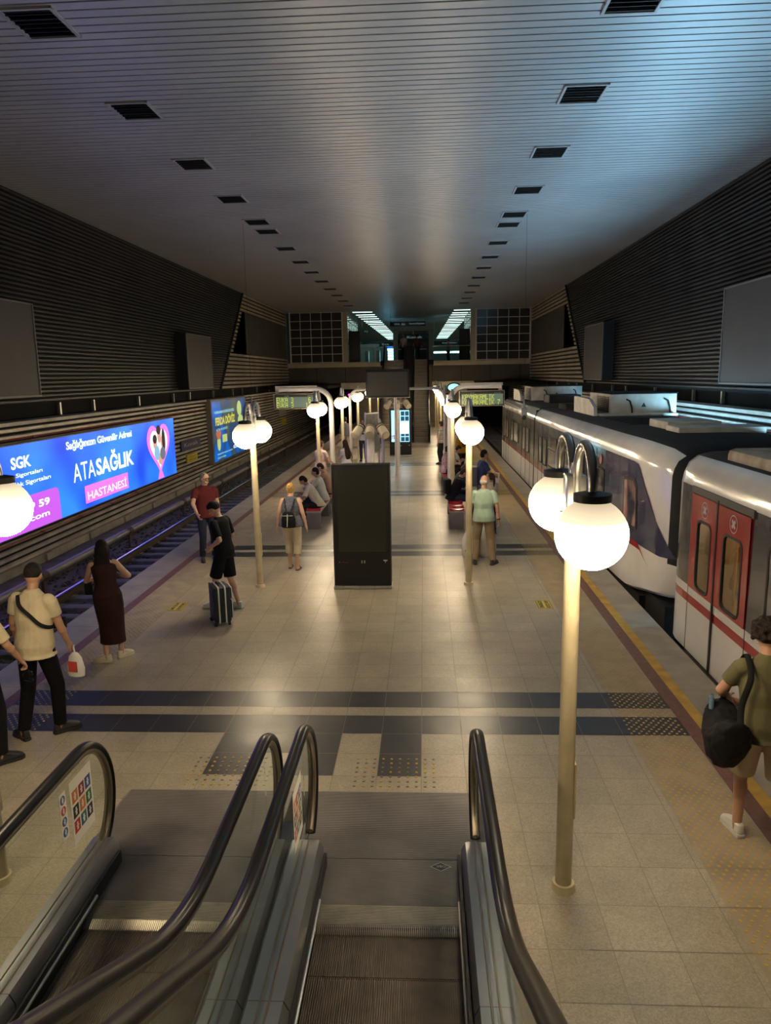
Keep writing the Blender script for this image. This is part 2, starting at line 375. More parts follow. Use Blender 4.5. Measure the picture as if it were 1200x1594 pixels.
# recessed square luminaires, unlit
LY = [6.9, 10.05, 13.2, 16.4, 19.55, 22.4, 23.85, 27.0, 30.15, 33.1, 36.3, 39.5, 42.6, 45.8, 48.9]
proto = None
for side, xc in (('left', -4.79), ('right', 2.62)):
    for i, yc in enumerate(LY):
        if proto is None:
            proto = thing('ceiling_fitting', '', 'ceiling light', (xc, yc, ZC))
            b = MB()
            for q in ((-0.35,-0.41,0.35,-0.37), (-0.35,0.37,0.35,0.41), (-0.35,-0.41,-0.31,0.41), (0.31,-0.41,0.35,0.41)): b.box(q[0], q[1], -0.03, q[2], q[3], 0.06)
            b.build('frame', mat('fitting_frame', (0.45, 0.42, 0.42), 0.4), proto, False)
            b = MB(); b.box(-0.32, -0.38, 0.0, 0.32, 0.38, 0.02)
            for q in range(7): b.box(-0.31, -0.36+q*0.115, -0.02, 0.31, -0.345+q*0.115, 0.0)
            b.build('louvre', M_blk, proto, False); p = proto
        else: p = copy_tree(proto)
        p.location = (xc, yc, ZC)
        order = ['nearest the camera', 'second from the camera', 'third from the camera', 'fourth from the camera', 'fifth from the camera', 'sixth from the camera', 'seventh from the camera', 'eighth from the camera', 'ninth from the camera', 'tenth from the camera', 'eleventh from the camera', 'twelfth from the camera', 'thirteenth from the camera', 'fourteenth from the camera', 'farthest from the camera']
        tag(p, 'unlit square ceiling fitting in the %s row, %s' % (side, order[i]), 'ceiling light', 'unlit ceiling fittings in two rows')

# --- side walls
def ribs(mb, x, s, y0, y1, z0, z1, p, d, mi=0):
    """horizontal folded ribs; s = +1 when the room lies on the +x side"""
    z = z0
    while z < z1 - 1e-4:
        zt = min(z+p, z1)
        pr = [(x - s*0.1, z), (x, z), (x + s*d, z + p*0.12), (x + s*d, z + p*0.56), (x, z + p*0.66), (x - s*0.06, z + p*0.7), (x - s*0.06, zt), (x - s*0.1, zt)]
        n = len(pr)
        for i in range(n-1):
            mb.add([(pr[i][0], y0, pr[i][1]), (pr[i+1][0], y0, pr[i+1][1]), (pr[i+1][0], y1, pr[i+1][1]), (pr[i][0], y1, pr[i][1])], [(0,1,2,3)], mi if i in (1, 2, 3) else 1)  # recess faces take the near-black, shade put into their colour
        z += p
for side, s, x in (('left', 1, XL), ('right', -1, XR)):
    w = MB()
    # upper wall: fine dark ribs; its far end leans (a slanted black post) and beyond it paler slats
    zt = ZC; zb = 3.05; ya, yb = 40.3, 34.9
    k = 0; z = zb; p = 0.11
    while z < zt - 0.01:
        ye = yb + (ya-yb)*(z-zb)/(zt-zb)
        ribs(w, x, s, YB, ye, z, min(z+p, zt), p, 0.06, 0); z += p
    w.box(x - s*0.5, YB, zb, x - s*0.02, 41, zt + 0.1, 1)
    # slanted edge
    w.add([(x - s*0.3, yb, zb), (x + s*0.1, yb, zb), (x + s*0.1, yb+0.22, zb), (x - s*0.3, yb+0.22, zb), (x - s*0.3, ya, zt), (x + s*0.1, ya, zt), (x + s*0.1, ya+0.22, zt), (x - s*0.3, ya+0.22, zt)],
          [(0,1,2,3),(4,5,6,7),(0,1,5,4),(1,2,6,5),(2,3,7,6),(3,0,4,7)], 1)
    # paler slatted bay, dark sunken panel between an upper and a lower band
    z = zb
    while z < zt - 0.01:
        f = (z-zb)/(zt-zb); ye = yb + (ya-yb)*f + 0.2; zz = min(z+0.2, zt)
        if z < 4.75 or z > 6.95: ribs(w, x, s, ye, YM, z, zz, 0.2, 0.06, 2)
        else: ribs(w, x, s, ye, ye+0.75, z, zz, 0.2, 0.06, 2)
        z += 0.2
    w.box(x - s*0.15, 38, 4.7, x - s*0.02, YM, 7.1, 3)
    # service gap and its brackets
    w.box(x - s*0.6, YB, 2.55, x - s*0.35, YM+10, 3.1, 1)
    w.box(x - s*0.6, YB, 3.0, x - s*0.0, YM, 3.06, 1)
    for q in range(19): w.box(x - s*0.3, YB+1.0+q*3.1+(q%3)*0.5, 2.66, x - s*0.22, YB+1.08+q*3.1+(q%3)*0.5, 3.02, 4)
    # lower wall
    xl = x + s*0.38
    w.box(x - s*0.1, YB, 2.58, xl + s*0.06, YM+10, 2.66, 5)
    ribs(w, xl - s*0.05, s, YB, YM+10, -0.56, 2.58, 0.157, 0.055, 6)
    w.box(x - s*0.1, YB, -1.0, xl + s*0.06, YM+10, -0.56, 7)
    for q in range(26): w.box(xl, YB+q*2.4, -0.75, xl + s*0.12, YB+q*2.4+0.3, -0.56, 7)
    struct('wall_' + side, w, [M_rib, M_void, M_cream, M_darkwall, M_galv, M_ledge, M_riblow, M_conc])
# red conductor lines on the lower walls
M_redline = mat('red_cable', (0.22, 0.03, 0.03), 0.5)
for side, x, s in (('left', XL+0.38, 1), ('right', XR-0.38, -1)):
    for z, nm in ((2.28, 'upper'), (-0.02, 'lower')):
        m = MB(); m.cyl((x + s*0.045, YB, z), (x + s*0.045, YM, z), 0.022, n=8)
        for q in range(30): m.box(x, YB+q*2.0, z-0.02, x + s*0.09, YB+0.12+q*2.0, z+0.02)
        tag(m.build('wall_cable', M_redline), 'dark red cable line running along the %s part of the ribbed %s wall' % (nm, side), 'cable', 'red cable lines on the side walls')
# wall behind the camera and below ground
w = MB(); w.box(XL-0.5, YB-0.2, -1, XR+0.5, YB, ZC+0.1); struct('wall_back', w, [M_darkwall])
tb = MB(); tb.box(XL-0.1, YB, -1.25, -5.1, YM+12, -0.97); tb.box(3.1, YB, -1.25, XR+0.1, YM+12, -0.97)
struct('floor_track_beds', tb, [M_darkwall])
# far ends
w = MB()
w.box(XL-0.5, 64, -1, XR+0.5, 64.2, 4.1, 0)
struct('wall_far', w, [M_void])
w = MB()
w.box(XL, YM, 4.16, -2.55, YM+46, 4.48, 0); w.box(0.62, YM, 4.16, XR, YM+46, 4.48, 0); w.box(-2.55, YM, 4.16, 0.62, YM+46, 4.48, 0)
w.box(XL, YM+0.05, 2.95, -2.6, YM+0.4, 4.16, 1); w.box(0.66, YM+0.05, 2.95, XR, YM+0.4, 4.16, 1)
for q in range(9): w.box(XL+q*2.05, YM+0.03, 2.95, XL+0.03+q*2.05, YM+0.06, 4.16, 2)
w.box(-2.75, 48.3, 4.16, 0.66, YM+0.02, 4.47, 2)
struct('trim_2', w, [M_beige, M_darkwall, M_void])
# track ballast (stuff)
b = MB(); nx, ny = 14, 160
for x0, x1 in ((-8.9, -5.2), (3.2, 6.9)):
    vs = []; fs = []
    for j in range(ny+1):
        for i in range(nx+1):
            xx = x0 + (x1-x0)*i/nx; yy = 0 + 58*j/ny
            vs.append((xx, yy, -0.93 + 0.05*noise.noise(Vector((xx*3, yy*3, 0)))))
    for j in range(ny):
        for i in range(nx): a = j*(nx+1)+i; fs.append((a, a+1, a+nx+2, a+nx+1))
    b.add(vs, fs)
tag(b.build('ballast', M_ballast), 'dark gravel ballast filling the track beds between the rails', 'ballast', kind='stuff')
# loose stones nearer the platform, so that the bed is not flat
b = MB()
for q in range(2600):
    x = random.uniform(-8.8, -5.4); y = 10 + 22*random.random()**1.4; r = random.uniform(0.02, 0.05); 
    b.ell((x, y, -0.91), (r, r*random.uniform(0.6,1.2), r*0.7), rot=Matrix.Rotation(random.random()*3, 3, 'X'), n=5, k=3)
tag(b.build('ballast_stones', M_ballast, None, False), 'loose dark stones lying over the empty track bed at the left', 'ballast', kind='stuff')
# sleepers and rails
def rail(x, y0, y1, lab):
    t = thing('rail', lab, 'rail', (x, 0, -0.82), 0, 'running rails')
    m = MB(); m.box(-0.065, y0, -0.02, 0.065, y1, 0.0); m.box(-0.015, y0, 0, 0.015, y1, 0.10); m.build('web', M_railside, t, False)
    m = MB(); m.bbox(-0.036, y0, 0.10, 0.036, y1, 0.14, 0.008); m.build('rail_head', M_rail, t)
rail(-7.37, 2, 63, 'shiny steel rail of the empty left track, the one nearer the wall')
rail(-5.94, 2, 63, 'steel rail of the empty left track, the one under the platform edge')
rail(4.1, 2, 63, 'steel rail of the right track, the one nearer the platform'); rail(5.53, 2, 63, 'steel rail of the right track, the one nearer the wall')
sp = None
for xc, y0, y1, lab in ((-6.66, 8.2, 63, 'concrete sleeper across the empty left track'), (4.8, 33.5, 63, 'concrete sleeper across the right track beyond the train')):
    y = y0
    while y < y1:
        if sp is None:
            m = MB(); m.bbox(-1.2, -0.13, -0.09, 1.2, 0.13, 0.05, 0.02); m.box(-0.85, -0.09, 0.05, -0.57, 0.09, 0.075); m.box(0.57, -0.09, 0.05, 0.85, 0.09, 0.075)
            sp = m.build('sleeper', M_sleeper); o = sp
        else: o = sp.copy(); COL.objects.link(o)
        o.location = (xc, y, -0.90); tag(o, lab, 'sleeper', 'sleepers of the left track' if xc < 0 else 'sleepers of the right track'); y += 0.62
# guarded conductor rail beside the left wall
t = thing('conductor_rail', 'long grey covered conductor rail on low brackets beside the left track', 'conductor rail', (-8.0, 0, -0.93))
m = MB(); m.tube([(0.0, 6, 0.46), (0, 63, 0.46)], 0.085, 12); m.build('cover', mat('cover_grey', (0.16, 0.14, 0.14), 0.45, noise_amt=0.2, nscale=2), t)
for k in range(11):
    m = MB(); m.box(-0.12, -0.05, -0.02, 0.12, 0.05, 0.03); m.box(-0.03, -0.04, 0, 0.03, 0.04, 0.4); m.cyl((0, -0.12, 0.46), (0, 0.12, 0.46), 0.1, n=12)
    o = m.build('bracket', M_railside, t); o.location = (0, 10 + k*4.6, 0)
# cable trough between rail and wall
m = MB(); m.bbox(-9.15, YB, -0.95, -8.55, 62, -0.72, 0.03)
tag(m.build('cable_trough', mat('trough', (0.10, 0.09, 0.085), 0.8, noise_amt=0.3, nscale=3)), 'low dark concrete cable trough at the foot of the left wall', 'cable trough')
# unlit grey cabinets hung high on the side walls
for x, s, y0, y1, z0, z1, lab in ((XL, 1, 14.2, 17.5, 3.2, 5.35, 'large blank grey wall box on the left wall, cut by the photo edge'), (XL, 1, 28.9, 32.3, 3.15, 5.3, 'blank grey wall box on the left wall, the farther of two'),
                                  (XR, -1, 14.9, 18.2, 3.2, 5.4, 'large blank grey wall box on the right wall, cut by the photo edge'), (XR, -1, 30.0, 33.3, 3.2, 5.45, 'blank grey wall box on the right wall, the farther of two')):
    t = thing('wall_box', lab, 'wall panel', (x + s*0.05, (y0+y1)/2, z0), 0, 'blank grey boxes on the upper walls'); h = (y1-y0)/2
    m = MB(); m.box(0, -h, 0, s*0.42, h, z1-z0); m.build('casing', M_blk, t, False)
    m = MB(); m.box(s*0.42, -h+0.03, 0.03, s*0.44, h-0.03, z1-z0-0.03); m.build('face', M_panelg, t, False)
    m = MB()
    for q in ((-h, 0, h, 0.04), (-h, z1-z0-0.04, h, z1-z0), (-h, 0, -h+0.04, z1-z0), (h-0.04, 0, h, z1-z0)): m.box(s*0.42, q[0], q[1], s*0.46, q[2], q[3])
    m.build('frame', mat('box_frame', (0.2, 0.19, 0.18), 0.5), t, False)

# ============================================================ BACKLIT POSTERS
XA = XL + 0.38 + 0.02
def admat_blue():
    m = bpy.data.materials.new('poster_blue'); m.use_nodes = True; nt = m.node_tree; b = nt.nodes['Principled BSDF']
    b.inputs['Base Color'].default_value = (0.01, 0.03, 0.1, 1); b.inputs['Roughness'].default_value = 0.3
    tc = nt.nodes.new('ShaderNodeTexCoord'); n = nt.nodes.new('ShaderNodeTexNoise'); n.inputs['Scale'].default_value = 0.5; n.inputs['Detail'].default_value = 1
    nt.links.new(tc.outputs['Object'], n.inputs['Vector'])
    r = nt.nodes.new('ShaderNodeValToRGB'); r.color_ramp.elements[0].position = 0.35; r.color_ramp.elements[1].position = 0.65
    r.color_ramp.elements[0].color = (0.004, 0.025, 0.27, 1); r.color_ramp.elements[1].color = (0.012, 0.095, 0.60, 1)
    nt.links.new(n.outputs['Fac'], r.inputs[0]); nt.links.new(r.outputs[0], b.inputs['Emission Color']); b.inputs['Emission Strength'].default_value = AD_BLUE
    return m
M_adw = emis('poster_white', (0.75, 0.85, 1.0), 1.5); M_adp = emis('poster_pink', (0.85, 0.16, 0.62), 1.3); M_adm = emis('poster_magenta', (0.55, 0.1, 0.75), 1.1)
t = thing('backlit_poster', 'wide backlit blue hospital poster with white lettering on the left wall', 'poster', (XA, 19, 0.13))
zo = -0.13
m = MB(); m.box(-0.02, -7, 0, 0.13, 7.65, 2.06); m.build('light_box', mat('box_alu', (0.15, 0.15, 0.16), 0.4, 0.5), t, False)
m = MB(); m.box(0.13, -6.97, 0.03, 0.14, 7.62, 2.03); m.build('sheet', admat_blue(), t, False)
ax, ay = Y_, Z_
def tl(s_, y0, y1, z0, z1, mm, bold=0.0): text(s_, y1-y0, z1-z0, mm, t, (0.142, y0-19, z0+zo), ax, ay, bold=bold)
tl('Sağlığınızın Güvenilir Adresi', 18.38, 22.68, 1.76, 2.04, M_adw, 0.025)
tl('ATA', 18.62, 19.93, 0.94, 1.42, M_adw); tl('SAĞLIK', 20.0, 22.68, 0.94, 1.56, M_adw, 0.03)
m = MB(); m.box(0.14, 0.2, 0.285+zo, 0.142, 3.13, 0.76+zo); m.build('pink_panel', M_adp, t, False)
text('HASTANESİ', 2.65, 0.30, M_adw, t, (0.144, 0.34, 0.36+zo), ax, ay)
tl('SGK', 15.78, 16.62, 1.63, 1.90, M_adw, 0.03); tl('Özel Sağlık Sigortaları', 14.5, 17.10, 1.41, 1.55, M_adw, 0.01); tl('Tamamlayıcı Sağlık Sigortaları', 14.0, 17.46, 1.20, 1.34, M_adw, 0.01)
m = MB(); pts = [(-6.0, 0.13), (-1.2, 0.13), (-1.2, 0.80), (-1.25, 0.9), (-1.35, 0.945), (-6.0, 0.945)]
m.prism([(a, b+zo+0.03) for a, b in pts], lambda a, b, d: (d, a, b), 0.14, 0.142); m.build('magenta_panel', M_adm, t, False)
tl('444 59 59', 15.1, 17.3, 0.62, 0.80, M_adw, 0.03); tl('atasaglik.com', 14.4, 17.24, 0.32, 0.50, M_adw, 0.02)
# pink heart with a generic family group in it
hp = []
for i in range(64):
    a = 2*math.pi*i/64; hx = 16*math.sin(a)**3; hy = 13*math.cos(a)-5*math.cos(2*a)-2*math.cos(3*a)-math.cos(4*a)
    hp.append((hx/16*1.08, (hy+17)/29))
def heart(mb, k, x0, x1, mi=0):
    mb.prism([(6.0 + a*k, (1.24 + (b-0.55)*1.75*k) + zo) for a, b in hp], lambda a, b, d: (d, a, b), x0, x1, mi)
m = MB(); heart(m, 1.0, 0.14, 0.144); m.add([(0.141, 5.7, 0.15+zo+0.03), (0.141, 6.3, 0.15+zo+0.03), (0.141, 6.07, 0.5+zo), (0.141, 5.93, 0.5+zo)], [(0,1,2,3)]); m.build('pink_heart', M_adp, t, False)
m = MB(); heart(m, 0.78, 0.144, 0.147); m.build('heart_field', emis('heart_pale', (0.75, 0.8, 0.95), 1.2), t, False)
m = MB(); 
for (yy, zz, ry, rz_, mi) in ((5.62, 1.42, 0.17, 0.20, 0), (5.62, 1.56, 0.19, 0.15, 1), (6.05, 1.62, 0.17, 0.22, 0), (6.02, 1.85, 0.2, 0.16, 1), (6.33, 1.40, 0.16, 0.22, 0), (6.45, 1.45, 0.16, 0.42, 1), (5.75, 1.08, 0.24, 0.25, 2), (6.3, 1.02, 0.26, 0.22, 3), (6.05, 0.85, 0.2, 0.2, 0)):
    m.prism([(yy + ry*math.cos(a*math.pi/10), zz + rz_*math.sin(a*math.pi/10) + zo) for a in range(20)], lambda a, b, d: (d, a, b), 0.147, 0.149 + mi*0.001, mi)
m.build('family_picture', [emis('skin_print', (0.75, 0.4, 0.28), 0.9), emis('hair_print', (0.03, 0.015, 0.012), 0.5), emis('shirt_print', (0.25, 0.55, 0.8), 0.9), emis('stripe_print', (0.2, 0.22, 0.3), 0.7)], t, False)

def admat_coin():
    m = bpy.data.materials.new('poster_blue_green'); m.use_nodes = True; nt = m.node_tree; b = nt.nodes['Principled BSDF']
    b.inputs['Base Color'].default_value = (0.02, 0.03, 0.03, 1); b.inputs['Roughness'].default_value = 0.3
    tc = nt.nodes.new('ShaderNodeTexCoord'); n = nt.nodes.new('ShaderNodeTexNoise'); n.inputs['Scale'].default_value = 0.7; n.inputs['Detail'].default_value = 2
    nt.links.new(tc.outputs['Object'], n.inputs['Vector'])
    r = nt.nodes.new('ShaderNodeValToRGB'); e = r.color_ramp.elements; e[0].position = 0.38; e[1].position = 0.62
    e[0].color = (0.05, 0.07, 0.055, 1); e[1].color = (0.0, 0.10, 0.42, 1)
    q = r.color_ramp.elements.new(0.5); q.color = (0.01, 0.04, 0.12, 1)
    nt.links.new(n.outputs['Fac'], r.inputs[0]); nt.links.new(r.outputs[0], b.inputs['Emission Color']); b.inputs['Emission Strength'].default_value = 1.1
    return m
M_ady = emis('poster_yellow', (0.75, 0.68, 0.06), 0.8); M_adg = emis('poster_pale_green', (0.62, 0.75, 0.25), 0.7); M_adc = emis('poster_cyan', (0.4, 0.8, 0.8), 0.8); M_adr = emis('poster_redbow', (0.7, 0.2, 0.1), 0.6)
t = thing('backlit_poster', 'tall backlit exchange office poster with yellow lettering and coins on the left wall', 'poster', (XA, 34.5, -0.12))
m = MB(); m.box(-0.02, -3.2, 0, 0.2, 3.05, 2.78); m.build('light_box', mat('box_alu2', (0.22, 0.20, 0.18), 0.45, 0.5), t, False)
m = MB(); m.box(0.2, -3.05, 0.08, 0.21, 2.9, 2.70); m.build('sheet', admat_coin(), t, False)
def t2(s_, y0, y1, z0, z1, mm, bold=0.0): text(s_, y1-y0, z1-z0, mm, t, (0.212, y0-34.5, z0+0.12), ax, ay, bold=bold)
t2('YATIRIMLARINIZIN DEĞERİNİ BİZ BİLİRİZ', 31.75, 35.15, 2.02, 2.17, M_adc, 0.01); t2('FERDA DÖVİZ', 31.85, 35.2, 1.50, 1.97, M_ady, 0.04)
t2('ALTIN VE DÖVİZ', 31.9, 33.8, 1.27, 1.4, M_adc); t2('ŞUBELERİMİZ KONAK VE ALSANCAK', 31.9, 34.5, 0.2, 0.3, M_adc); t2('İZMİR', 31.9, 33.3, 0.05, 0.14, M_adc); t2('0232 445', 34.7, 36.2, 0.26, 0.42, M_adw)
for (yy, zz, ry, rz_, mi) in ((36.15, 2.1, 0.45, 0.36, 0), (36.3, 1.5, 0.55, 0.28, 0), (32.25, 0.72, 0.28, 0.33, 0), (32.1, 1.15, 0.25, 0.14, 1), (32.45, 1.15, 0.25, 0.14, 1), (32.25, 0.98, 0.3, 0.08, 1), (35.7, 1.0, 0.3, 0.3, 0)):
    m = MB(); m.prism([(yy-34.5 + ry*math.cos(a*math.pi/12), zz+0.12 + rz_*math.sin(a*math.pi/12)) for a in range(24)], lambda a, b, d: (d, a, b), 0.21, 0.212 + mi*0.001, mi)
    m.build('printed_coin' if mi == 0 else 'printed_ribbon', [M_adg, M_adr], t, False)
m = MB(); m.box(0.21, -1.65, 0.83, 0.212, -0.85, 1.17, 0); m.build('printed_banknote', [M_adg, M_adr], t, False)
# station name plates
M_plateblue = mat('name_plate_blue', (0.015, 0.02, 0.09), 0.4); M_plw = mat('plate_white', (0.5, 0.5, 0.55), 0.5); M_ply = mat('plate_yellow', (0.5, 0.38, 0.02), 0.5); M_plg = mat('plate_grey', (0.35, 0.34, 0.32), 0.5)
def plate(y0, y1, z0, z1, m0, txt, mt, lab, grp, cat='sign', x=XA, ax=Y_, s=1):
    t = thing('wall_plate', lab, cat, (x, (y0+y1)/2, z0), 0, grp); h = (y1-y0)/2
    m = MB(); m.box(0, -h, 0, s*0.06, h, z1-z0); m.build('plate', m0, t, False)
    for i, tx in enumerate(txt):
        hh = (z1-z0)/(len(txt)+0.6); text(tx, (y1-y0)*0.72, hh*0.62, mt, t, (s*0.062, -h*0.72, (z1-z0) - (i+1)*hh - hh*0.05), ax, Z_)
plate(27.6, 30.0, 0.82, 1.22, M_plateblue, ['Konak'], M_plw, 'dark blue station name plate between the two backlit posters', 'station name plates')
plate(28.2, 29.5, 0.32, 0.63, M_ply, ['DİKKAT', 'YÜKSEK GERİLİM'], M_labd, 'yellow warning plate under the dark blue station name plate', 'yellow warning plates')
plate(50.2-3, 50.2-0.8, 1.15, 1.6, M_plg, [], M_labd, 'plain pale grey plate far along the left wall', 'far plates')
plate(48.0, 49.3, 0.45, 0.85, M_ply, ['DİKKAT'], M_labd, 'yellow warning plate far along the left wall', 'yellow warning plates')
plate(39.4, 41.4, 0.82, 1.22, M_plateblue, ['Konak'], M_plw, 'dark blue station name plate beyond the exchange office poster', 'station name plates')
# posters on the wall behind the train (they light the ledges and the ceiling)
t = thing('backlit_poster', 'backlit pale cyan poster on the right wall behind the train', 'poster', (XR-0.45, 17, 0.2))
m = MB(); m.box(-0.12, -7, 0, 0.02, 8, 2.0); m.build('light_box', MATS['box_alu'], t, False)
m = MB(); m.box(-0.13, -6.97, 0.03, -0.12, 7.97, 1.97); m.build('sheet', emis('poster_cyan_white', (0.35, 0.72, 1.0), AD_RIGHT), t, False)
# ============================================================ LAMP POSTS
def arch(x0, z0, x1, z1, top, n=14):
    """arch in the yz plane from (x0,z0) up over top and down to (x1,z1)"""
    r = (x1-x0)/2; c = (x0+x1)/2; zc = top - abs(r)
    pts = [(0, x0, z0), (0, x0, zc)] if z0 < zc - 0.01 else [(0, x0, z0)]
    for i in range(1, n): a = math.pi*i/n; pts.append((0, c - r*math.cos(a), zc + abs(r)*math.sin(a)))
    pts += [(0, x1, zc), (0, x1, z1)]
    return pts
def make_lamp():
    t = thing('globe_lamp_post', '', 'street lamp')
    m = MB(); m.cyl((0,0,0.0), (0,0,0.05), 0.085, 0.075, 20); m.cyl((0,0,0.05), (0,0,2.72), 0.056, 0.052, 20)
    m.box(0.05, -0.03, 0.55, 0.062, 0.03, 0.95); m.build('pole', M_pole, t)
    m = MB(); m.bbox(-0.06, -0.075, 2.62, 0.06, 0.075, 2.92, 0.012); m.cyl((0,0,2.92), (0,0,2.99), 0.03, 0.02, 12)
    m.cyl((-0.09,0,2.68), (0.09,0,2.68), 0.008, n=8); m.build('clamp', M_galv, t)
    for s, yo in ((-1, -0.50), (1, 0.55)):
        m = MB(); m.tube(arch(s*0.06, 2.64 if s < 0 else 2.80, yo, 2.87, 3.13), 0.028, 12); m.build('arm', M_galv, t)
        g_ = MB(); g_.cyl((0, yo, 2.83), (0, yo, 2.872), 0.105, 0.105, 24); g_.cyl((0, yo, 2.872), (0, yo, 2.885), 0.105, 0.05, 24); g_.build('cap', M_blk, t)
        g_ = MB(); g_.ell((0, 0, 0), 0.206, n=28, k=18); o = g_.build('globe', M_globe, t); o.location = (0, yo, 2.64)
    return t
lp = make_lamp(); first = True
LAMPS = [(-3.09, 4.63, 'left', 'cut off at the left edge of the photo'), (-2.84, 12.17, 'left', 'behind the man with the suitcase'), (-2.97, 20.7, 'left', 'beside the destination board reading EVKA 3'), (-2.88, 26.2, 'left', 'fourth from the camera'),
         (-2.9, 32.8, 'left', 'fifth from the camera'), (-2.9, 40.2, 'left', 'sixth from the camera, behind the hanging television'), (-2.9, 47.5, 'left', 'farthest from the camera'),
         (0.945, 4.66, 'right', 'in the right foreground beside the escalator'), (0.743, 12.27, 'right', 'beside the man in the pale green t-shirt'), (0.76, 19.8, 'right', 'in front of the board reading KAYMAKAMLIK'),
         (0.77, 27.2, 'right', 'fourth from the camera'), (0.8, 34.8, 'right', 'fifth from the camera'), (0.8, 42.2, 'right', 'sixth from the camera'), (0.8, 49.5, 'right', 'farthest from the camera')]
for x, y, side, w_ in LAMPS:
    o = lp if first else copy_tree(lp); first = False
    o.location = (x, y, 0); tag(o, '%s-row lamp post with two globes, %s' % (side, w_), 'street lamp', 'double globe lamp posts')

# ============================================================ NEAR ESCALATORS
ZR = 1.035
def rz_(y, lo=0.0):
    """height of the handrail line along the run (y falls towards the camera)"""
    y0 = 3.45; L = 0.9; sl = 0.577
    if y >= y0: return 0.0
    if y > y0 - L: return (y0-y)**2/(2*L)*sl
    return L/2*sl + (y0-L-y)*sl
YE = -3.0
def ys(a, b, n): return [a + (b-a)*i/n for i in range(n+1)]
def balustrade(x, deck0, deck1, label, newel=4.85):
    t = thing('escalator_balustrade', label, 'balustrade', (x, 4.9, 0), 0, 'glass balustrades of the near escalators'); oy = 4.9
    run = [y for y in ys(YE, newel, 60)]
    # handrail path: up the run, round the newel
    top = [(0, y-oy, ZR - 0.02 + rz_(y)) for y in run]
    R1, R2 = 0.44, 0.47; zc = ZR - 0.02 - R2
    arc = [(0, newel-oy + R1*math.sin(a), zc + R2*math.cos(a)) for a in [math.pi*i/22 for i in range(1, 20)]]
    path = top + arc
    m = MB(); m.tube(path, 0.044, 14, ry=0.03); m.build('handrail', M_rubber, t)
    m = MB(); m.tube([(0, p[1], p[2]-0.0) if False else (0, p[1] - (0.03*math.sin(min(1, max(0, (p[1]+0.05)/0.44))*math.pi/2)), p[2]-0.035*max(-1, min(1, 1 - 2*max(0, (ZR-0.04+0.0 - p[2]))/1.0 if p[1] > -0.05 else 1))) for p in path], 0.031, 10, ry=0.03); m.build('handrail_guide', M_alu, t)
    # glass
    gl = [(y-oy, ZR - 0.07 + rz_(y)) for y in run] + [(newel-oy + (R1-0.05)*math.sin(a), zc + (R2-0.05)*math.cos(a)) for a in [math.pi*i/22 for i in range(1, 22)]]
    bot = [(4.86-oy, 0.10)] + [(y-oy, 0.18 + rz_(y)) for y in reversed(run)]
    m = MB(); vs = []; n = len(run)
    up = [(y-oy, ZR-0.07+rz_(y)) for y in run]; lo = [(y-oy, 0.15+rz_(y)) for y in run]
    for xx in (-0.006, 0.006):
        vs += [(xx, a, b) for a, b in up] + [(xx, a, b) for a, b in lo]
    fs = []
    for i in range(n-1):
        fs.append((i, i+1, n+i+1, n+i)); fs.append((2*n+i, 3*n+i, 3*n+i+1, 2*n+i+1))
    m.add(vs, fs)
    m.prism([(newel-oy, ZR-0.07)] + [(newel-oy + (R1-0.05)*math.sin(a), zc + (R2-0.05)*math.cos(a)) for a in [math.pi*i/20 for i in range(1, 19)]] + [(newel-oy, 0.15)], lambda a, b, d: (d, a, b), -0.006, 0.006)
    m.build('glass_panel', M_glass, t)
    # stainless decks either side with a centre channel
    prof = lambda y, x0, x1, h: [(x0-x, y-oy, -0.3+rz_(y)), (x0-x, y-oy, h-0.06+rz_(y)), (x0-x+0.03, y-oy, h+rz_(y)), (x1-x-0.03, y-oy, h+rz_(y)), (x1-x, y-oy, h-0.06+rz_(y)), (x1-x, y-oy, -0.3+rz_(y))]
    m = MB(); m.loft([prof(4.93, deck0+0.02, deck1-0.02, 0.16), prof(4.88, deck0, deck1, 0.19)] + [prof(y, deck0, deck1, 0.19) for y in ys(4.7, YE, 40)]); m.build('deck', M_deck, t)
    m = MB()
    for xx in (-0.028, 0.028): m.tube([(xx, y-oy, 0.192+rz_(y)) for y in ys(4.86, YE, 40)], 0.007, 6)
    m.build('glass_clamp', M_alu, t)
    # joint lines of the deck sheets
    for y in (3.45, 1.6, -0.3):
        m = MB(); m.loft([[(a, b, c+0.0015) for a, b, c in prof(y+q, deck0-0.001, deck1+0.001, 0.19)] for q in (-0.004, 0.004)]); m.build('deck_joint', M_blk, t, False)
    return t
BL = balustrade(-2.42, -2.53, -2.31, 'glass escalator balustrade with black handrail at the far left, stickers on its glass', 4.62)
B1 = balustrade(-1.15, -1.265, -1.03, 'glass escalator balustrade with black handrail, right side of the left escalator', 4.76)
B2 = balustrade(-0.90, -1.028, -0.765, 'glass escalator balustrade with black handrail, left side of the right escalator', 4.90)
B3 = balustrade(0.365, 0.245, 0.475, 'glass escalator balustrade with black handrail beside the nearest lamp post')
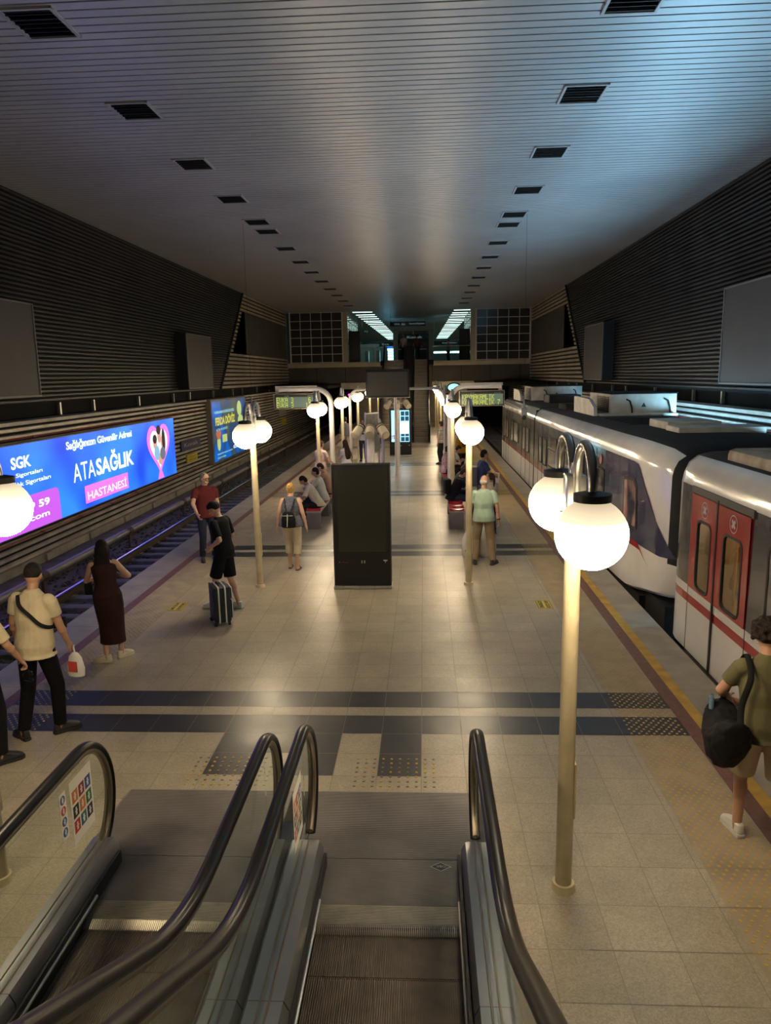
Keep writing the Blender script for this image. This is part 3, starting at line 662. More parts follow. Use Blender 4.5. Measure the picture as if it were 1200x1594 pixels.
# outer cladding under the decks
for x0, x1, lab in ((-2.545, -2.52, 'steel side cladding of the left escalator'), (0.465, 0.49, 'steel side cladding of the right escalator')):
    m = MB(); m.loft([[(x0, y, -0.2), (x0, y, 0.12+rz_(y)), (x1, y, 0.12+rz_(y)), (x1, y, -0.2)] for y in ys(4.86, YE, 40)])
    tag(m.build('side_cladding', M_deck), lab, 'cladding', 'steel cladding of the near escalators')
def zs(y):
    """step surface: flat to 3.35, then rising towards the camera"""
    return rz_(y) * 1.0
def near_escalator(x0, x1, label, oky):
    t = thing('escalator', label, 'escalator', ((x0+x1)/2, 4.25, 0), 0, 'near escalators'); cx = (x0+x1)/2; w = x1-x0
    # landing plates with fine ribs
    for y0, y1, nm in ((4.94, 5.83, 'landing_plate'), (4.45, 4.93, 'floor_plate')):
        m = MB(); xa, xb = (-w/2-0.05, w/2+0.05) if y0 < 4.9 else ((-w/2-0.335, w/2+0.115) if cx < -1 else (-w/2-0.255, w/2+0.17))
        m.box(xa, y0-4.25, -0.02, xb, y1-4.25, 0.003)
        k = int((y1-y0)/0.012)
        for i in range(k): m.box(xa+0.02, y0-4.25+0.01+i*0.012, 0.003, xb-0.02, y0-4.25+0.016+i*0.012, 0.0055)
        m.build(nm, M_plate, t, False)
    m = MB(); m.box(-w/2-0.05, 0.19, -0.03, w/2+0.05, 0.215, 0.0); 
    for i in range(11): m.box(-w/2, 0.03+i*0.015, 0.0, w/2, 0.038+i*0.015, 0.004)
    m.box(-w/2, 0.02, -0.02, w/2, 0.19, 0.0)
    for i in range(int(w/0.0128)): xx = -w/2 + i*0.0128; m.add([(xx, 0.02, 0.0), (xx+0.006, 0.02, 0.0), (xx+0.005, -0.05, -0.022), (xx+0.001, -0.05, -0.022), (xx, 0.02, -0.02), (xx+0.006, 0.02, -0.02), (xx+0.005, -0.05, -0.028), (xx+0.001, -0.05, -0.028)], [(0,1,2,3),(4,5,6,7),(0,4,7,3),(1,5,6,2),(2,3,7,6)])
    m.build('comb_plate', mat('comb_alu', (0.5, 0.46, 0.38), 0.35, 0.8, noise_amt=0.15, nscale=8), t, False)
    # steps with ribbed treads
    y = 4.27; i = 0
    while y > -1.2:
        zt = zs(y-0.2) - 0.03; zt2 = zs(y-0.6) - 0.03
        m = MB(); m.box(-w/2+0.005, y-0.402-4.25, zt-0.06, w/2-0.005, y-0.004-4.25, zt-0.012)
        n = int(w/0.0135)
        for q in range(n): xx = -w/2+0.008+q*0.0135; m.box(xx, y-0.40-4.25, zt-0.012, xx+0.0065, y-0.004-4.25, zt)
        if zt2 - zt > 0.01:
            m.box(-w/2+0.005, y-0.43-4.25, zt-0.06, w/2-0.005, y-0.405-4.25, zt2-0.012)
        m.build('step', M_step, t, False); y -= 0.404; i += 1
    # skirts beside the steps
    for s in (-1, 1):
        m = MB(); xx = s*(w/2+0.012)
        m.loft([[(xx-0.01, y-4.25, -0.3+rz_(y)), (xx+0.01, y-4.25, -0.3+rz_(y)), (xx+0.01, y-4.25, 0.10+rz_(y)), (xx-0.01, y-4.25, 0.10+rz_(y))] for y in ys(4.86, YE, 40)])
        m.build('skirt_panel', M_blk, t, False)
        m = MB(); m.tube([(s*(w/2-0.006), y-4.25, 0.055+rz_(y)) for y in ys(4.42, YE, 40)], 0.011, 8); m.build('skirt_brush', mat('brush_alu', (0.6, 0.56, 0.5), 0.3, 0.8), t)
    return t, cx
E1, c1 = near_escalator(-2.285, -1.29, 'left of the two escalators in the foreground, seen from above', 0)
E2, c2 = near_escalator(-0.74, 0.215, 'right of the two escalators in the foreground, dark ribbed steps', 0)
# small maker's badge on the floor plate
M_badge = mat('badge_dark', (0.04, 0.04, 0.045), 0.4, 0.4); M_badgel = mat('badge_line', (0.45, 0.45, 0.45), 0.35, 0.8)
m = MB()
for k, mi, z in ((1.0, 1, 0.006), (0.86, 0, 0.0068)):
    m.add([(0.095+0.078*k*math.cos(a), 4.855-4.25+0.052*k*math.sin(a), z) for a in (0, math.pi/2, math.pi, 1.5*math.pi)], [(0,1,2,3)], mi)
for v in range(len(m.v)): m.v[v] = (m.v[v][0] - c2, m.v[v][1], m.v[v][2])
m.build('maker_badge', [M_badge, M_badgel], E2, False)
text('O&K', 0.07, 0.026, M_badgel, E2, (0.095-c2+0.035, 4.855-4.25+0.013, 0.007), -X_, -Y_)
# stickers on the left balustrade glass
M_stw = mat('sticker_white', (0.85, 0.82, 0.74), 0.5)
def sticker(parent, y0, y1, z0, z1, x, s, squares, name, cols_, circ=False):
    m = MB(); m.box(x, y0-4.9, z0, x+s*0.002, y1-4.9, z1); o = m.build(name, M_stw, parent, False)
    q = MB(); W_, H_ = y1-y0, z1-z0
    for (a, b, w, h, mi) in squares:
        ya, za = y0-4.9+a*W_, z0+b*H_
        if circ: q.prism([(ya + w*W_/2*math.cos(i*math.pi/8), za + w*W_/2*math.sin(i*math.pi/8)) for i in range(16)], lambda a_, b_, d: (d, a_, b_), x+s*0.002, x+s*0.003, mi)
        else: q.box(x+s*0.002, ya-w*W_/2, za-h*H_/2, x+s*0.003, ya+w*W_/2, za+h*H_/2, mi)
    # tiny white figures on the squares
    for (a, b, w, h, mi) in squares:
        ya, za = y0-4.9+a*W_, z0+b*H_; r = w*W_*0.13
        q.prism([(ya + r*math.cos(i*math.pi/5), za + h*H_*0.22 + r*math.sin(i*math.pi/5)) for i in range(10)], lambda a_, b_, d: (d, a_, b_), x+s*0.003, x+s*0.004, len(cols_))
        q.box(x+s*0.003, ya-r, za-h*H_*0.3, x+s*0.004, ya+r, za+h*H_*0.1, len(cols_))
        q.box(x+s*0.003, ya-r*1.8, za-h*H_*0.02, x+s*0.004, ya+r*1.8, za+h*H_*0.06, len(cols_))
    q.build('pictograms', list(cols_) + [M_stw], o, False); return o
cs = [mat('st_orange', (0.65, 0.2, 0.03), 0.5), mat('st_red', (0.5, 0.04, 0.03), 0.5), mat('st_blue', (0.02, 0.09, 0.32), 0.5), mat('st_black', (0.02, 0.02, 0.03), 0.5), mat('st_green', (0.02, 0.15, 0.06), 0.5), mat('st_teal', (0.02, 0.17, 0.22), 0.5), mat('st_maroon', (0.28, 0.03, 0.06), 0.5)]
grid = []
for r_, rowc in enumerate(((1, 5, 3), (3, 0, 4), (0, 6, 2))):
    for c_, k in enumerate(rowc): grid.append((0.2+0.3*c_, 0.26+0.235*r_, 0.25, 0.19, k))
sticker(BL, 4.445, 4.765, 0.41, 0.88, 0.007, 1, grid, 'safety_poster', cs)
sticker(BL, 4.302, 4.39, 0.535, 0.87, 0.007, 1, [(0.5, 0.85, 0.72, 0.2, 2), (0.5, 0.62, 0.72, 0.2, 1), (0.5, 0.39, 0.72, 0.2, 2), (0.5, 0.16, 0.72, 0.2, 2)], 'rules_sticker', cs, True)
sticker(B2, 4.44, 4.76, 0.38, 0.82, 0.007, 1, grid, 'safety_poster', cs)

# ============================================================ KIOSKS
def kiosk(x0, y, lit, label):
    W_, H_ = 0.97, 2.12
    t = thing('digital_kiosk', label, 'kiosk', (x0+W_/2, y+0.12, 0), 0, 'freestanding digital kiosks'); w = W_/2
    m = MB(); m.bbox(-w-0.01, -0.16, 0, w+0.01, 0.16, 0.055, 0.01); m.build('base', M_steel, t)
    m = MB(); m.bbox(-w, -0.10, 0.055, w, 0.10, H_, 0.012); m.build('casing', M_blk, t)
    m = MB()
    for q in ((-w, 0.055, -w+0.014, H_), (w-0.014, 0.055, w, H_), (-w, H_-0.014, w, H_)): m.box(q[0], -0.106, q[1], q[2], -0.10, q[3])
    m.build('edge_trim', mat('trim_dkalu', (0.12, 0.12, 0.12), 0.3, 0.8), t, False)
    m = MB(); m.box(-w+0.09, -0.104, 0.64, w-0.09, -0.101, H_-0.10); scr = m.build('screen', M_screen if not lit else emis('lit_screen', (0.25, 0.75, 0.95), 2.2), t, False)
    if lit:
        m = MB()
        for r_ in range(6):
            for c_ in (2, 3):
                if 2 < r_ < 4: continue
                m.box(-w+0.115+c_*0.19+0.008, -0.106, 0.66+r_*0.225, -w+0.115+(c_+1)*0.19-0.012, -0.105, 0.66+(r_+1)*0.225-0.03, 0)
        m.box(-w+0.11, -0.106, 0.68, -w+0.2, -0.105, 1.6, 1); m.box(-w+0.48, -0.107, 1.0, w-0.12, -0.106, 1.5, 2); m.box(-w+0.28, -0.106, 1.2, -w+0.33, -0.105, 2.0, 2)
        m.box(-w+0.10, -0.106, 0.75, -w+0.3, -0.105, 0.95, 3)
        m.build('picture_tiles', [emis('tile_navy', (0.01, 0.05, 0.10), 1.0), emis('tile_cyan', (0.3, 0.9, 1.0), 2.0), emis('tile_white', (0.95, 1.0, 1.0), 3.0), emis('tile_red', (0.4, 0.1, 0.15), 1.0)], t, False)
    m = MB()
    for xx in (-0.02, 0.025): m.box(xx, -0.103, 0.44, xx+0.018, -0.10, 0.49)
    m.cyl((-w+0.095, -0.104, 0.46), (-w+0.095, -0.10, 0.46), 0.008, n=10)
    m.add([(w-0.14, -0.103, 0.50), (w-0.06, -0.103, 0.50), (w-0.075, -0.103, 0.475), (w-0.125, -0.103, 0.475)], [(0,1,2,3)])
    m.box(w-0.104, -0.103, 0.445, w-0.094, -0.10, 0.475); m.build('small_marks', mat('mark_white', (0.5, 0.5, 0.45), 0.5), t, False)
    m = MB(); m.tube([(-w+0.14, -0.102, 0.45), (-w+0.17, -0.102, 0.48), (-w+0.15, -0.102, 0.46), (-w+0.25, -0.102, 0.455)], 0.004, 6); m.build('red_mark', mat('mark_red', (0.4, 0.02, 0.05), 0.5), t)
kiosk(-1.535, 12.03, False, 'black freestanding digital kiosk with a dark screen in the middle of the platform')
kiosk(-1.52, 32.7, True, 'black freestanding digital kiosk with a lit white and cyan screen, far down the platform')

# ============================================================ TELEVISION, FRAME, CAMERAS, BOARD
m = MB(); pts = [(0, 0, 0)]
def frame_path(xa, xb, y, zt, r=0.35):
    p = [(xa, y, 0), (xa, y, zt-r)]
    p += [(xa + r - r*math.cos(a), y, zt - r + r*math.sin(a)) for a in [math.pi/2*i/8 for i in range(1, 9)]]
    p += [(xb - r + r*math.sin(a), y, zt - r + r*math.cos(a)) for a in [math.pi/2*i/8 for i in range(0, 8)]]
    return p + [(xb, y, zt-r), (xb, y, 0)]
t = thing('pipe_frame', 'pale pipe arch spanning the platform behind the hanging television', 'frame', (-1.1, 26.5, 0))
m = MB(); m.tube([(a+1.1, b-26.5, c_) for a, b, c_ in frame_path(-2.62, 0.76, 26.5, 3.07)], 0.05, 12); m.build('pipe', M_pole2, t)
for xx in (-0.9, 0.9): pass
t = thing('television', 'large dark flat screen television on a thin pole above the platform', 'television', (-1.26, 26.25, 0))
m = MB(); m.cyl((0.26, 0.1, 0), (0.26, 0.1, 3.0), 0.045, n=14); m.build('pole', M_pole2, t)
m = MB(); m.bbox(-0.77, -0.04, 2.78, 0.77, 0.06, 3.76, 0.015); m.build('casing', M_blk, t)
m = MB(); m.box(-0.70, -0.045, 2.85, 0.70, -0.041, 3.66); m.build('screen', mat('tv_screen', (0.02, 0.02, 0.02), 0.3), t, False)
m = MB(); m.box(-0.77, -0.05, 2.765, 0.77, 0.05, 2.78); m.build('bottom_trim', M_galv, t, False)
def cam_cluster(x, y, zt, r, lab, n=3, thick=0.08):
    t = thing('camera_pole', lab, 'security camera', (x, y, 0), 0, 'camera poles in the middle of the platform')
    m = MB(); m.cyl((0,0,0), (0,0,0.02), 0.16, n=16); m.cyl((0,0,0), (0,0,zt+0.1), thick, n=16); m.build('pole', M_pole2, t)
    m = MB(); m.bbox(-0.38, -0.03, zt-0.02, 0.38, 0.03, zt+0.04, 0.008); m.build('crossbar', M_galv, t)
    for k, (xo, tilt, yaw) in enumerate(((-0.34, 35, -30), (0, 30, 0), (0.36, 35, 32))):
        mm = Matrix.Translation((xo, -0.12, zt)) @ Matrix.Rotation(R(yaw), 4, 'Z') @ Matrix.Rotation(R(tilt), 4, 'X')
        m = MB(); m.cyl((0, 0.17, 0), (0, -0.2, 0), r, r, 18); m.cyl((0, -0.2, 0), (0, -0.205, 0), r*0.8, r*0.8, 18)
        o = m.build('camera_housing', mat('cam_beige', (0.45, 0.40, 0.30), 0.5), t); o.matrix_local = mm
        m = MB(); m.cyl((0, 0.10, 0), (0, 0.24, 0), r*1.05, r*0.9, 18); m.cyl((0, 0.1, -r), (0, 0.16, -r-0.09), 0.025, n=8); q = m.build('rear_cap', mat('cam_brown', (0.07, 0.055, 0.045), 0.6), t); q.matrix_local = mm
cam_cluster(-1.52, 21.0, 2.0, 0.13, 'pole with three beige tubular cameras just behind the dark kiosk', thick=0.11)
cam_cluster(-1.03, 29.2, 2.45, 0.12, 'pole with three beige cameras in front of the lit kiosk', thick=0.09)
t = thing('blue_lit_post', 'slim grey post right of the nearer camera pole', 'post', (-1.22, 22.0, 0)); m = MB(); m.cyl((0,0,0), (0,0,1.75), 0.045, n=12); m.bbox(-0.1, -0.08, 1.72, 0.1, 0.08, 1.9, 0.01); m.build('post', mat('post_grey', (0.3, 0.3, 0.36), 0.3, 0.5), t)
t = thing('notice_board', 'angled glass notice board in a metal frame behind the nearer cameras', 'notice board', (-1.75, 25.0, 0), 62, None)
m = MB()
for xx in (-0.42, 0.42): m.cyl((xx, 0, 0), (xx, 0, 2.35), 0.03, n=10)
m.box(-0.42, -0.02, 2.28, 0.42, 0.02, 2.32); m.box(-0.42, -0.02, 0.95, 0.42, 0.02, 0.99); m.build('frame', M_steel, t)
m = MB(); m.box(-0.39, -0.012, 0.99, 0.39, 0.012, 2.28); m.build('sheet', mat('notice_sheet', (0.2, 0.2, 0.19), 0.3, noise_amt=0.3, nscale=6), t, False)

# ============================================================ DESTINATION BOARDS
F57 = {'E': '11111 10000 10000 11110 10000 10000 11111', 'V': '10001 10001 10001 10001 10001 01010 00100', 'K': '10001 10010 10100 11000 10100 10010 10001', 'A': '01110 10001 10001 11111 10001 10001 10001',
       '3': '11110 00001 00001 01110 00001 00001 11110', 'Y': '10001 10001 01010 00100 00100 00100 00100', 'M': '10001 11011 10101 10101 10001 10001 10001', 'L': '10000 10000 10000 10000 10000 10000 11111',
       'I': '01110 00100 00100 00100 00100 00100 01110', '7': '11111 00001 00010 00100 01000 01000 01000', '6': '01110 10000 10000 11110 10001 10001 01110', '1': '00100 01100 00100 00100 00100 00100 01110', ' ': '00000 '*6 + '00000'}
M_led = emis('led_yellow', (0.8, 0.85, 0.05), 0.75); M_ledbg = emis('led_field', (0.16, 0.24, 0.17), 0.55)
def board(xp, x0, x1, lines, lab, arm_s):
    y = 21.85; w = x1-x0; z0, z1 = 2.62, 3.07
    t = thing('destination_board', lab, 'information board', (xp, y, 0), 0, 'illuminated destination boards')
    m = MB(); zt = 3.19; r = 0.45
    far = (x0 + 0.15 - xp) if arm_s < 0 else (x1 - 0.1 - xp)
    p = [(0, 0, 0), (0, 0, zt-r)] + [(arm_s*(r - r*math.cos(a)), 0, zt - r + r*math.sin(a)) for a in [math.pi/2*i/8 for i in range(1, 9)]] + [(far, 0, zt)]
    m.cyl((0,0,0), (0,0,0.02), 0.16, n=16); m.tube(p, 0.075, 14); m.build('post', M_pole2, t)
    m = MB()
    for xx in (x0+0.1, x1-0.12): m.box(xx-xp-0.05, -0.03, z1, xx-xp+0.05, 0.03, zt+0.1)
    m.box(x0-xp+0.05, -0.04, zt+0.02, x1-xp-0.05, 0.04, zt+0.1); m.build('hanger', mat('hanger_cream', (0.4, 0.37, 0.30), 0.5), t, False)
    m = MB(); m.bbox(x0-xp, -0.10, z0, x1-xp, 0.10, z1, 0.01); m.build('casing', mat('board_bronze', (0.05, 0.045, 0.035), 0.4), t)
    m = MB()
    for q in ((x0, z0, x1, z0+0.02), (x0, z1-0.02, x1, z1), (x0, z0, x0+0.02, z1), (x1-0.02, z0, x1, z1)): m.box(q[0]-xp, -0.112, q[1], q[2]-xp, -0.10, q[3])
    m.build('frame', mat('board_frame', (0.32, 0.29, 0.24), 0.4, 0.5), t, False)
    m = MB(); m.box(x0-xp+0.07, -0.105, z0+0.05, x1-xp-0.05, -0.101, z1-0.10); m.build('display', M_ledbg, t, False)
    text('HAT YÖNÜ', 0.13, 0.03, M_plw, t, (x0-xp+0.32, -0.103, z1-0.085), X_, Z_); text('DAKİKA', 0.2, 0.03, M_plw, t, (x1-xp-0.3, -0.103, z1-0.085), X_, Z_)
    m = MB(); dx = (w-0.16)/81; dz = 0.0205
    for li, ln in enumerate(lines):
        for ci, ch in enumerate(ln):
            for rr, row in enumerate(F57[ch].split()):
                for cc, bit in enumerate(row):
                    if bit == '1':
                        xa = x0-xp+0.085+(ci*6+cc)*dx; za = z1-0.115-li*0.152-rr*dz
                        m.box(xa, -0.108, za-dz*0.92, xa+dx*0.95, -0.105, za)
    m.build('led_characters', M_led, t, False)
board(-2.72, -4.40, -3.08, ['EVKA 3     6 ', 'EVKA 3    17 '], 'illuminated destination board reading EVKA 3 on the left side', -1)
board(0.76, 1.03, 2.34, ['KAYMAKAMLIK  ', 'KAYMAKAMLIK 7'], 'illuminated destination board reading KAYMAKAMLIK on the right side', 1)

# ============================================================ SIGNALS AND A SMALL GLINTING MIRROR
def signal(x, y, z, col, lab, yb=0):
    t = thing('track_signal', lab, 'signal light', (x, y, z), 0, 'signal lights at the tunnel mouths')
    m = MB(); m.bbox(-0.12, -0.06, -0.25, 0.12, 0.1, 0.25, 0.01); m.box(-0.03, 0.03, 0.25, 0.03, 0.08, 4.16-z); m.build('housing', M_blk, t)
    m = MB(); m.cyl((0, -0.08, 0.05), (0, -0.06, 0.05), 0.075, n=14); m.build('lens', emis('lens_%.2f_%.2f' % (col[0], col[1]), col, 14.0), t)
signal(-5.35, 53.8, 2.15, (1.0, 0.02, 0.22), 'small red signal light at the left tunnel mouth')
signal(4.0, 53.8, 2.55, (0.02, 0.75, 0.45), 'small green signal light above the right destination board')
t = thing('convex_mirror', 'small round convex mirror with a painted cyan glint above the right lamp globes', 'sign', (1.9, 47, 0))
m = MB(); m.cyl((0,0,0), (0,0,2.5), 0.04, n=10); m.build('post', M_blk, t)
m = MB(); m.ell((0, 0, 2.72), (0.38, 0.06, 0.24), n=20); m.build('disc', emis('glint_cyan', (0.3, 0.75, 0.8), 1.6), t)  # cyan emission stands in for the mirror's glint; it is no lamp
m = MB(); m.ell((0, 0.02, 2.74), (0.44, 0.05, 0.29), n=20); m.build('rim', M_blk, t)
# small wall cameras / detectors on stalks over the tracks
for x, y, z, lab in ((-5.25, 22.6, 2.3, 'small hanging camera over the left track beside the board reading EVKA 3'), (3.0, 22.5, 2.3, 'small hanging camera over the train beside the board reading KAYMAKAMLIK')):
    t = thing('hanging_camera', lab, 'security camera', (x, y, 0), 0, 'small cameras over the tracks')
    m = MB(); m.cyl((0, 0, z+0.2), (0, 0, z+0.7), 0.035, 0.015, 10); m.bbox(-0.09, -0.08, z-0.02, 0.09, 0.08, z+0.2, 0.02)
    m.cyl((0, 0, z+0.3), (0.0, 0.0, z+0.32), 0.07, n=12); m.build('housing', mat('cam_grey', (0.3, 0.3, 0.33), 0.4), t)
    m = MB(); m.ell((0.0, -0.05, z-0.07), 0.08); m.build('dome', M_screen, t); m = MB(); m.cyl((0, 0, z+0.7), (0, 0, ZC), 0.004, n=6); m.build('rod', M_blk, t)

# ============================================================ BENCHES
M_bench = mat('bench_grey', (0.14, 0.13, 0.14), 0.6, noise_amt=0.15, nscale=5); M_seat = mat('bench_red', (0.5, 0.02, 0.03), 0.25, coat=0.3)
def bench(x0, x1, y0, y1, lab, seats):
    t = thing('bench', lab, 'bench', ((x0+x1)/2, y0, 0), 0, 'platform benches with red seats'); w = (x1-x0)/2; L = y1-y0
    for yy in (0.0, L-0.14): m = MB(); m.bbox(-w+0.02, yy, 0, w-0.02, yy+0.14, 0.40, 0.01); m.build('leg', M_bench, t)
    m = MB(); m.bbox(-w, 0, 0.38, w, L, 0.43, 0.01); m.build('slab', mat('bench_slab', (0.28, 0.25, 0.23), 0.5), t)
    for i in range(seats):
        a = 0.04 + i*(L-0.06)/seats; b = a + (L-0.06)/seats - 0.05; m = MB(); rr = []
        for yy, lift in ((a, 0), (a+0.04, 0.012), ((a+b)/2, 0.0), (b-0.04, 0.012), (b, 0)):
            rr.append([(xx, yy, 0.43 + zz + lift) for xx, zz in ((-w+0.01, 0), (-w+0.01, 0.05), (-w*0.6, 0.032), (0, 0.024), (w*0.6, 0.032), (w-0.01, 0.05), (w-0.01, 0))])
        m.loft(rr); m.build('seat', M_seat, t)
bench(0.57, 0.93, 16.87, 18.9, 'bench with red seats on the right of the platform, one man sitting on it', 4)
bench(0.57, 0.93, 22.8, 25.4, 'bench with red seats far right, people sitting behind the sign post', 4)
bench(-2.80, -2.44, 17.0, 18.75, 'nearer bench with red seats on the left, two men sitting on it', 3)
bench(-2.80, -2.44, 18.95, 20.7, 'farther bench with red seats on the left, one man sitting on it', 3)

# ============================================================ TRAIN
TW = 2.65
def side_profile(inset, x0=3.42, zt=2.5, dz=0.0, bot=-0.12):
    """half outline from the bottom up on the platform side, then mirrored"""
    a = inset; z = lambda v: min(v, zt)
    L = [(0.06, bot), (0.0, bot+0.05), (0.0, 0.57), (0.0, 0.68), (0.0, 0.79), (0.01, 2.09), (0.035, 2.22), (0.09, 2.35), (0.20, 2.44), (0.36, 2.48), (0.8, 2.50), (TW/2, 2.51)]
    P = [(x0 + a + min(q, TW/2 - a - 0.01), z(v - dz*(v > 1.5)*(v-1.5)) ) for q, v in L]
    xc = x0 + TW/2
    return P + [(2*xc - x_, z_v) for x_, z_v in reversed(P[:-1])]
def car_shell(name, parent, stations, oy, mats_for, split_windows=None, skip_side=None):
    """stations: list of (y, inset, drop)"""
    prs = [side_profile(q[1], dz=q[2], bot=q[3] if len(q) > 3 else -0.12) for q in stations]; n = len(prs[0]); m = MB()
    for k in range(len(stations)-1):
        y0, y1 = stations[k][0]-oy, stations[k+1][0]-oy
        for j in range(n-1):
            if skip_side and skip_side(k, j): continue
            a, b, c_, d = prs[k][j], prs[k][j+1], prs[k+1][j+1], prs[k+1][j]
            m.add([(a[0]-4.745, y0, a[1]), (b[0]-4.745, y0, b[1]), (c_[0]-4.745, y1, c_[1]), (d[0]-4.745, y1, d[1])], [(0,1,2,3)], mats_for(k, min(j, n-2-j)))
    return m, prs, n
TRMATS = [M_white, M_red, M_tgrey, M_skirt, M_roof, M_tblue]
def strip(j, stripe_hi):
    if j <= 1: return 0
    if j == 2: return 0 if stripe_hi else 1
    if j == 3: return 1 if stripe_hi else 0
    if j == 4: return 2
    if j <= 7: return 3
    return 4
def rr_poly(y0, y1, z0, z1, r, n=5):
    P = []
    for cy, cz, a0 in ((y1-r, z1-r, 0), (y0+r, z1-r, 90), (y0+r, z0+r, 180), (y1-r, z0+r, 270)):
        for i in range(n+1): a = R(a0 + 90*i/n); P.append((cy + r*math.cos(a), cz + r*math.sin(a)))
    return P
M_tframe = mat('window_rubber', (0.012, 0.012, 0.012), 0.4); M_trim = mat('window_trim', (0.25, 0.24, 0.22), 0.3, 0.6)
def warmpane(name, s, c1, c2):
    m = bpy.data.materials.new(name); m.use_nodes = True; nt = m.node_tree; b = nt.nodes['Principled BSDF']
    b.inputs['Base Color'].default_value = (0.02, 0.018, 0.015, 1); b.inputs['Roughness'].default_value = 0.08
    tc = nt.nodes.new('ShaderNodeTexCoord'); mp = nt.nodes.new('ShaderNodeMapping'); mp.inputs['Scale'].default_value = (1, 2.5, 1.2)
    n = nt.nodes.new('ShaderNodeTexNoise'); n.inputs['Scale'].default_value = 1.6; n.inputs['Detail'].default_value = 1
    nt.links.new(tc.outputs['Object'], mp.inputs[0]); nt.links.new(mp.outputs[0], n.inputs['Vector'])
    r = nt.nodes.new('ShaderNodeValToRGB'); r.color_ramp.elements[0].position = 0.42; r.color_ramp.elements[1].position = 0.6
    r.color_ramp.elements[0].color = (*c1, 1); r.color_ramp.elements[1].color = (*c2, 1)
    nt.links.new(n.outputs['Fac'], r.inputs[0]); nt.links.new(r.outputs[0], b.inputs['Emission Color']); b.inputs['Emission Strength'].default_value = s
    return m
M_pane = warmpane('lit_train_pane', 0.5, (0.02, 0.016, 0.012), (0.22, 0.15, 0.07))
M_pane2 = warmpane('far_train_pane', 0.4, (0.015, 0.014, 0.014), (0.16, 0.12, 0.08))
def window(parent, y0, y1, z0, z1, x, m=None, r=0.07, name='window', bars=()):
    f = MB(); o_, i_ = rr_poly(y0-0.035, y1+0.035, z0-0.035, z1+0.035, r+0.03), rr_poly(y0, y1, z0, z1, r); n = len(o_)
    vs = [(x-0.012, a, b) for a, b in o_] + [(x-0.012, a, b) for a, b in i_] + [(x, a, b) for a, b in o_] + [(x, a, b) for a, b in i_]
    fs = []
    for i in range(n):
        j = (i+1) % n; fs += [(i, j, n+j, n+i), (i, j, 2*n+j, 2*n+i), (n+i, n+j, 3*n+j, 3*n+i)]
    f.add(vs, fs)
    for zb in bars: f.box(x-0.014, y0, zb-0.012, x, y1, zb+0.012)
    o = f.build(name, M_tframe, parent)
    p = MB(); p.prism(i_, lambda a, b, d: (d, a, b), x-0.004, x+0.002); p.build('pane', m or M_pane, o, False)
    return o
# ---- near car
t = thing('train_car', 'white and grey metro car with red doors at the right edge, nearest the camera', 'train', (4.745, 10.0, 0), 0, 'cars of the metro train'); oy = 10.0
st = [(-6.5, 0, 0), (7.62, 0, 0), (7.74, 0, 0), (9.48, 0, 0), (9.86, 0.0, 0), (10.03, 0.03, 0.01), (10.12, 0.10, 0.03), (10.16, 0.22, 0.06)]
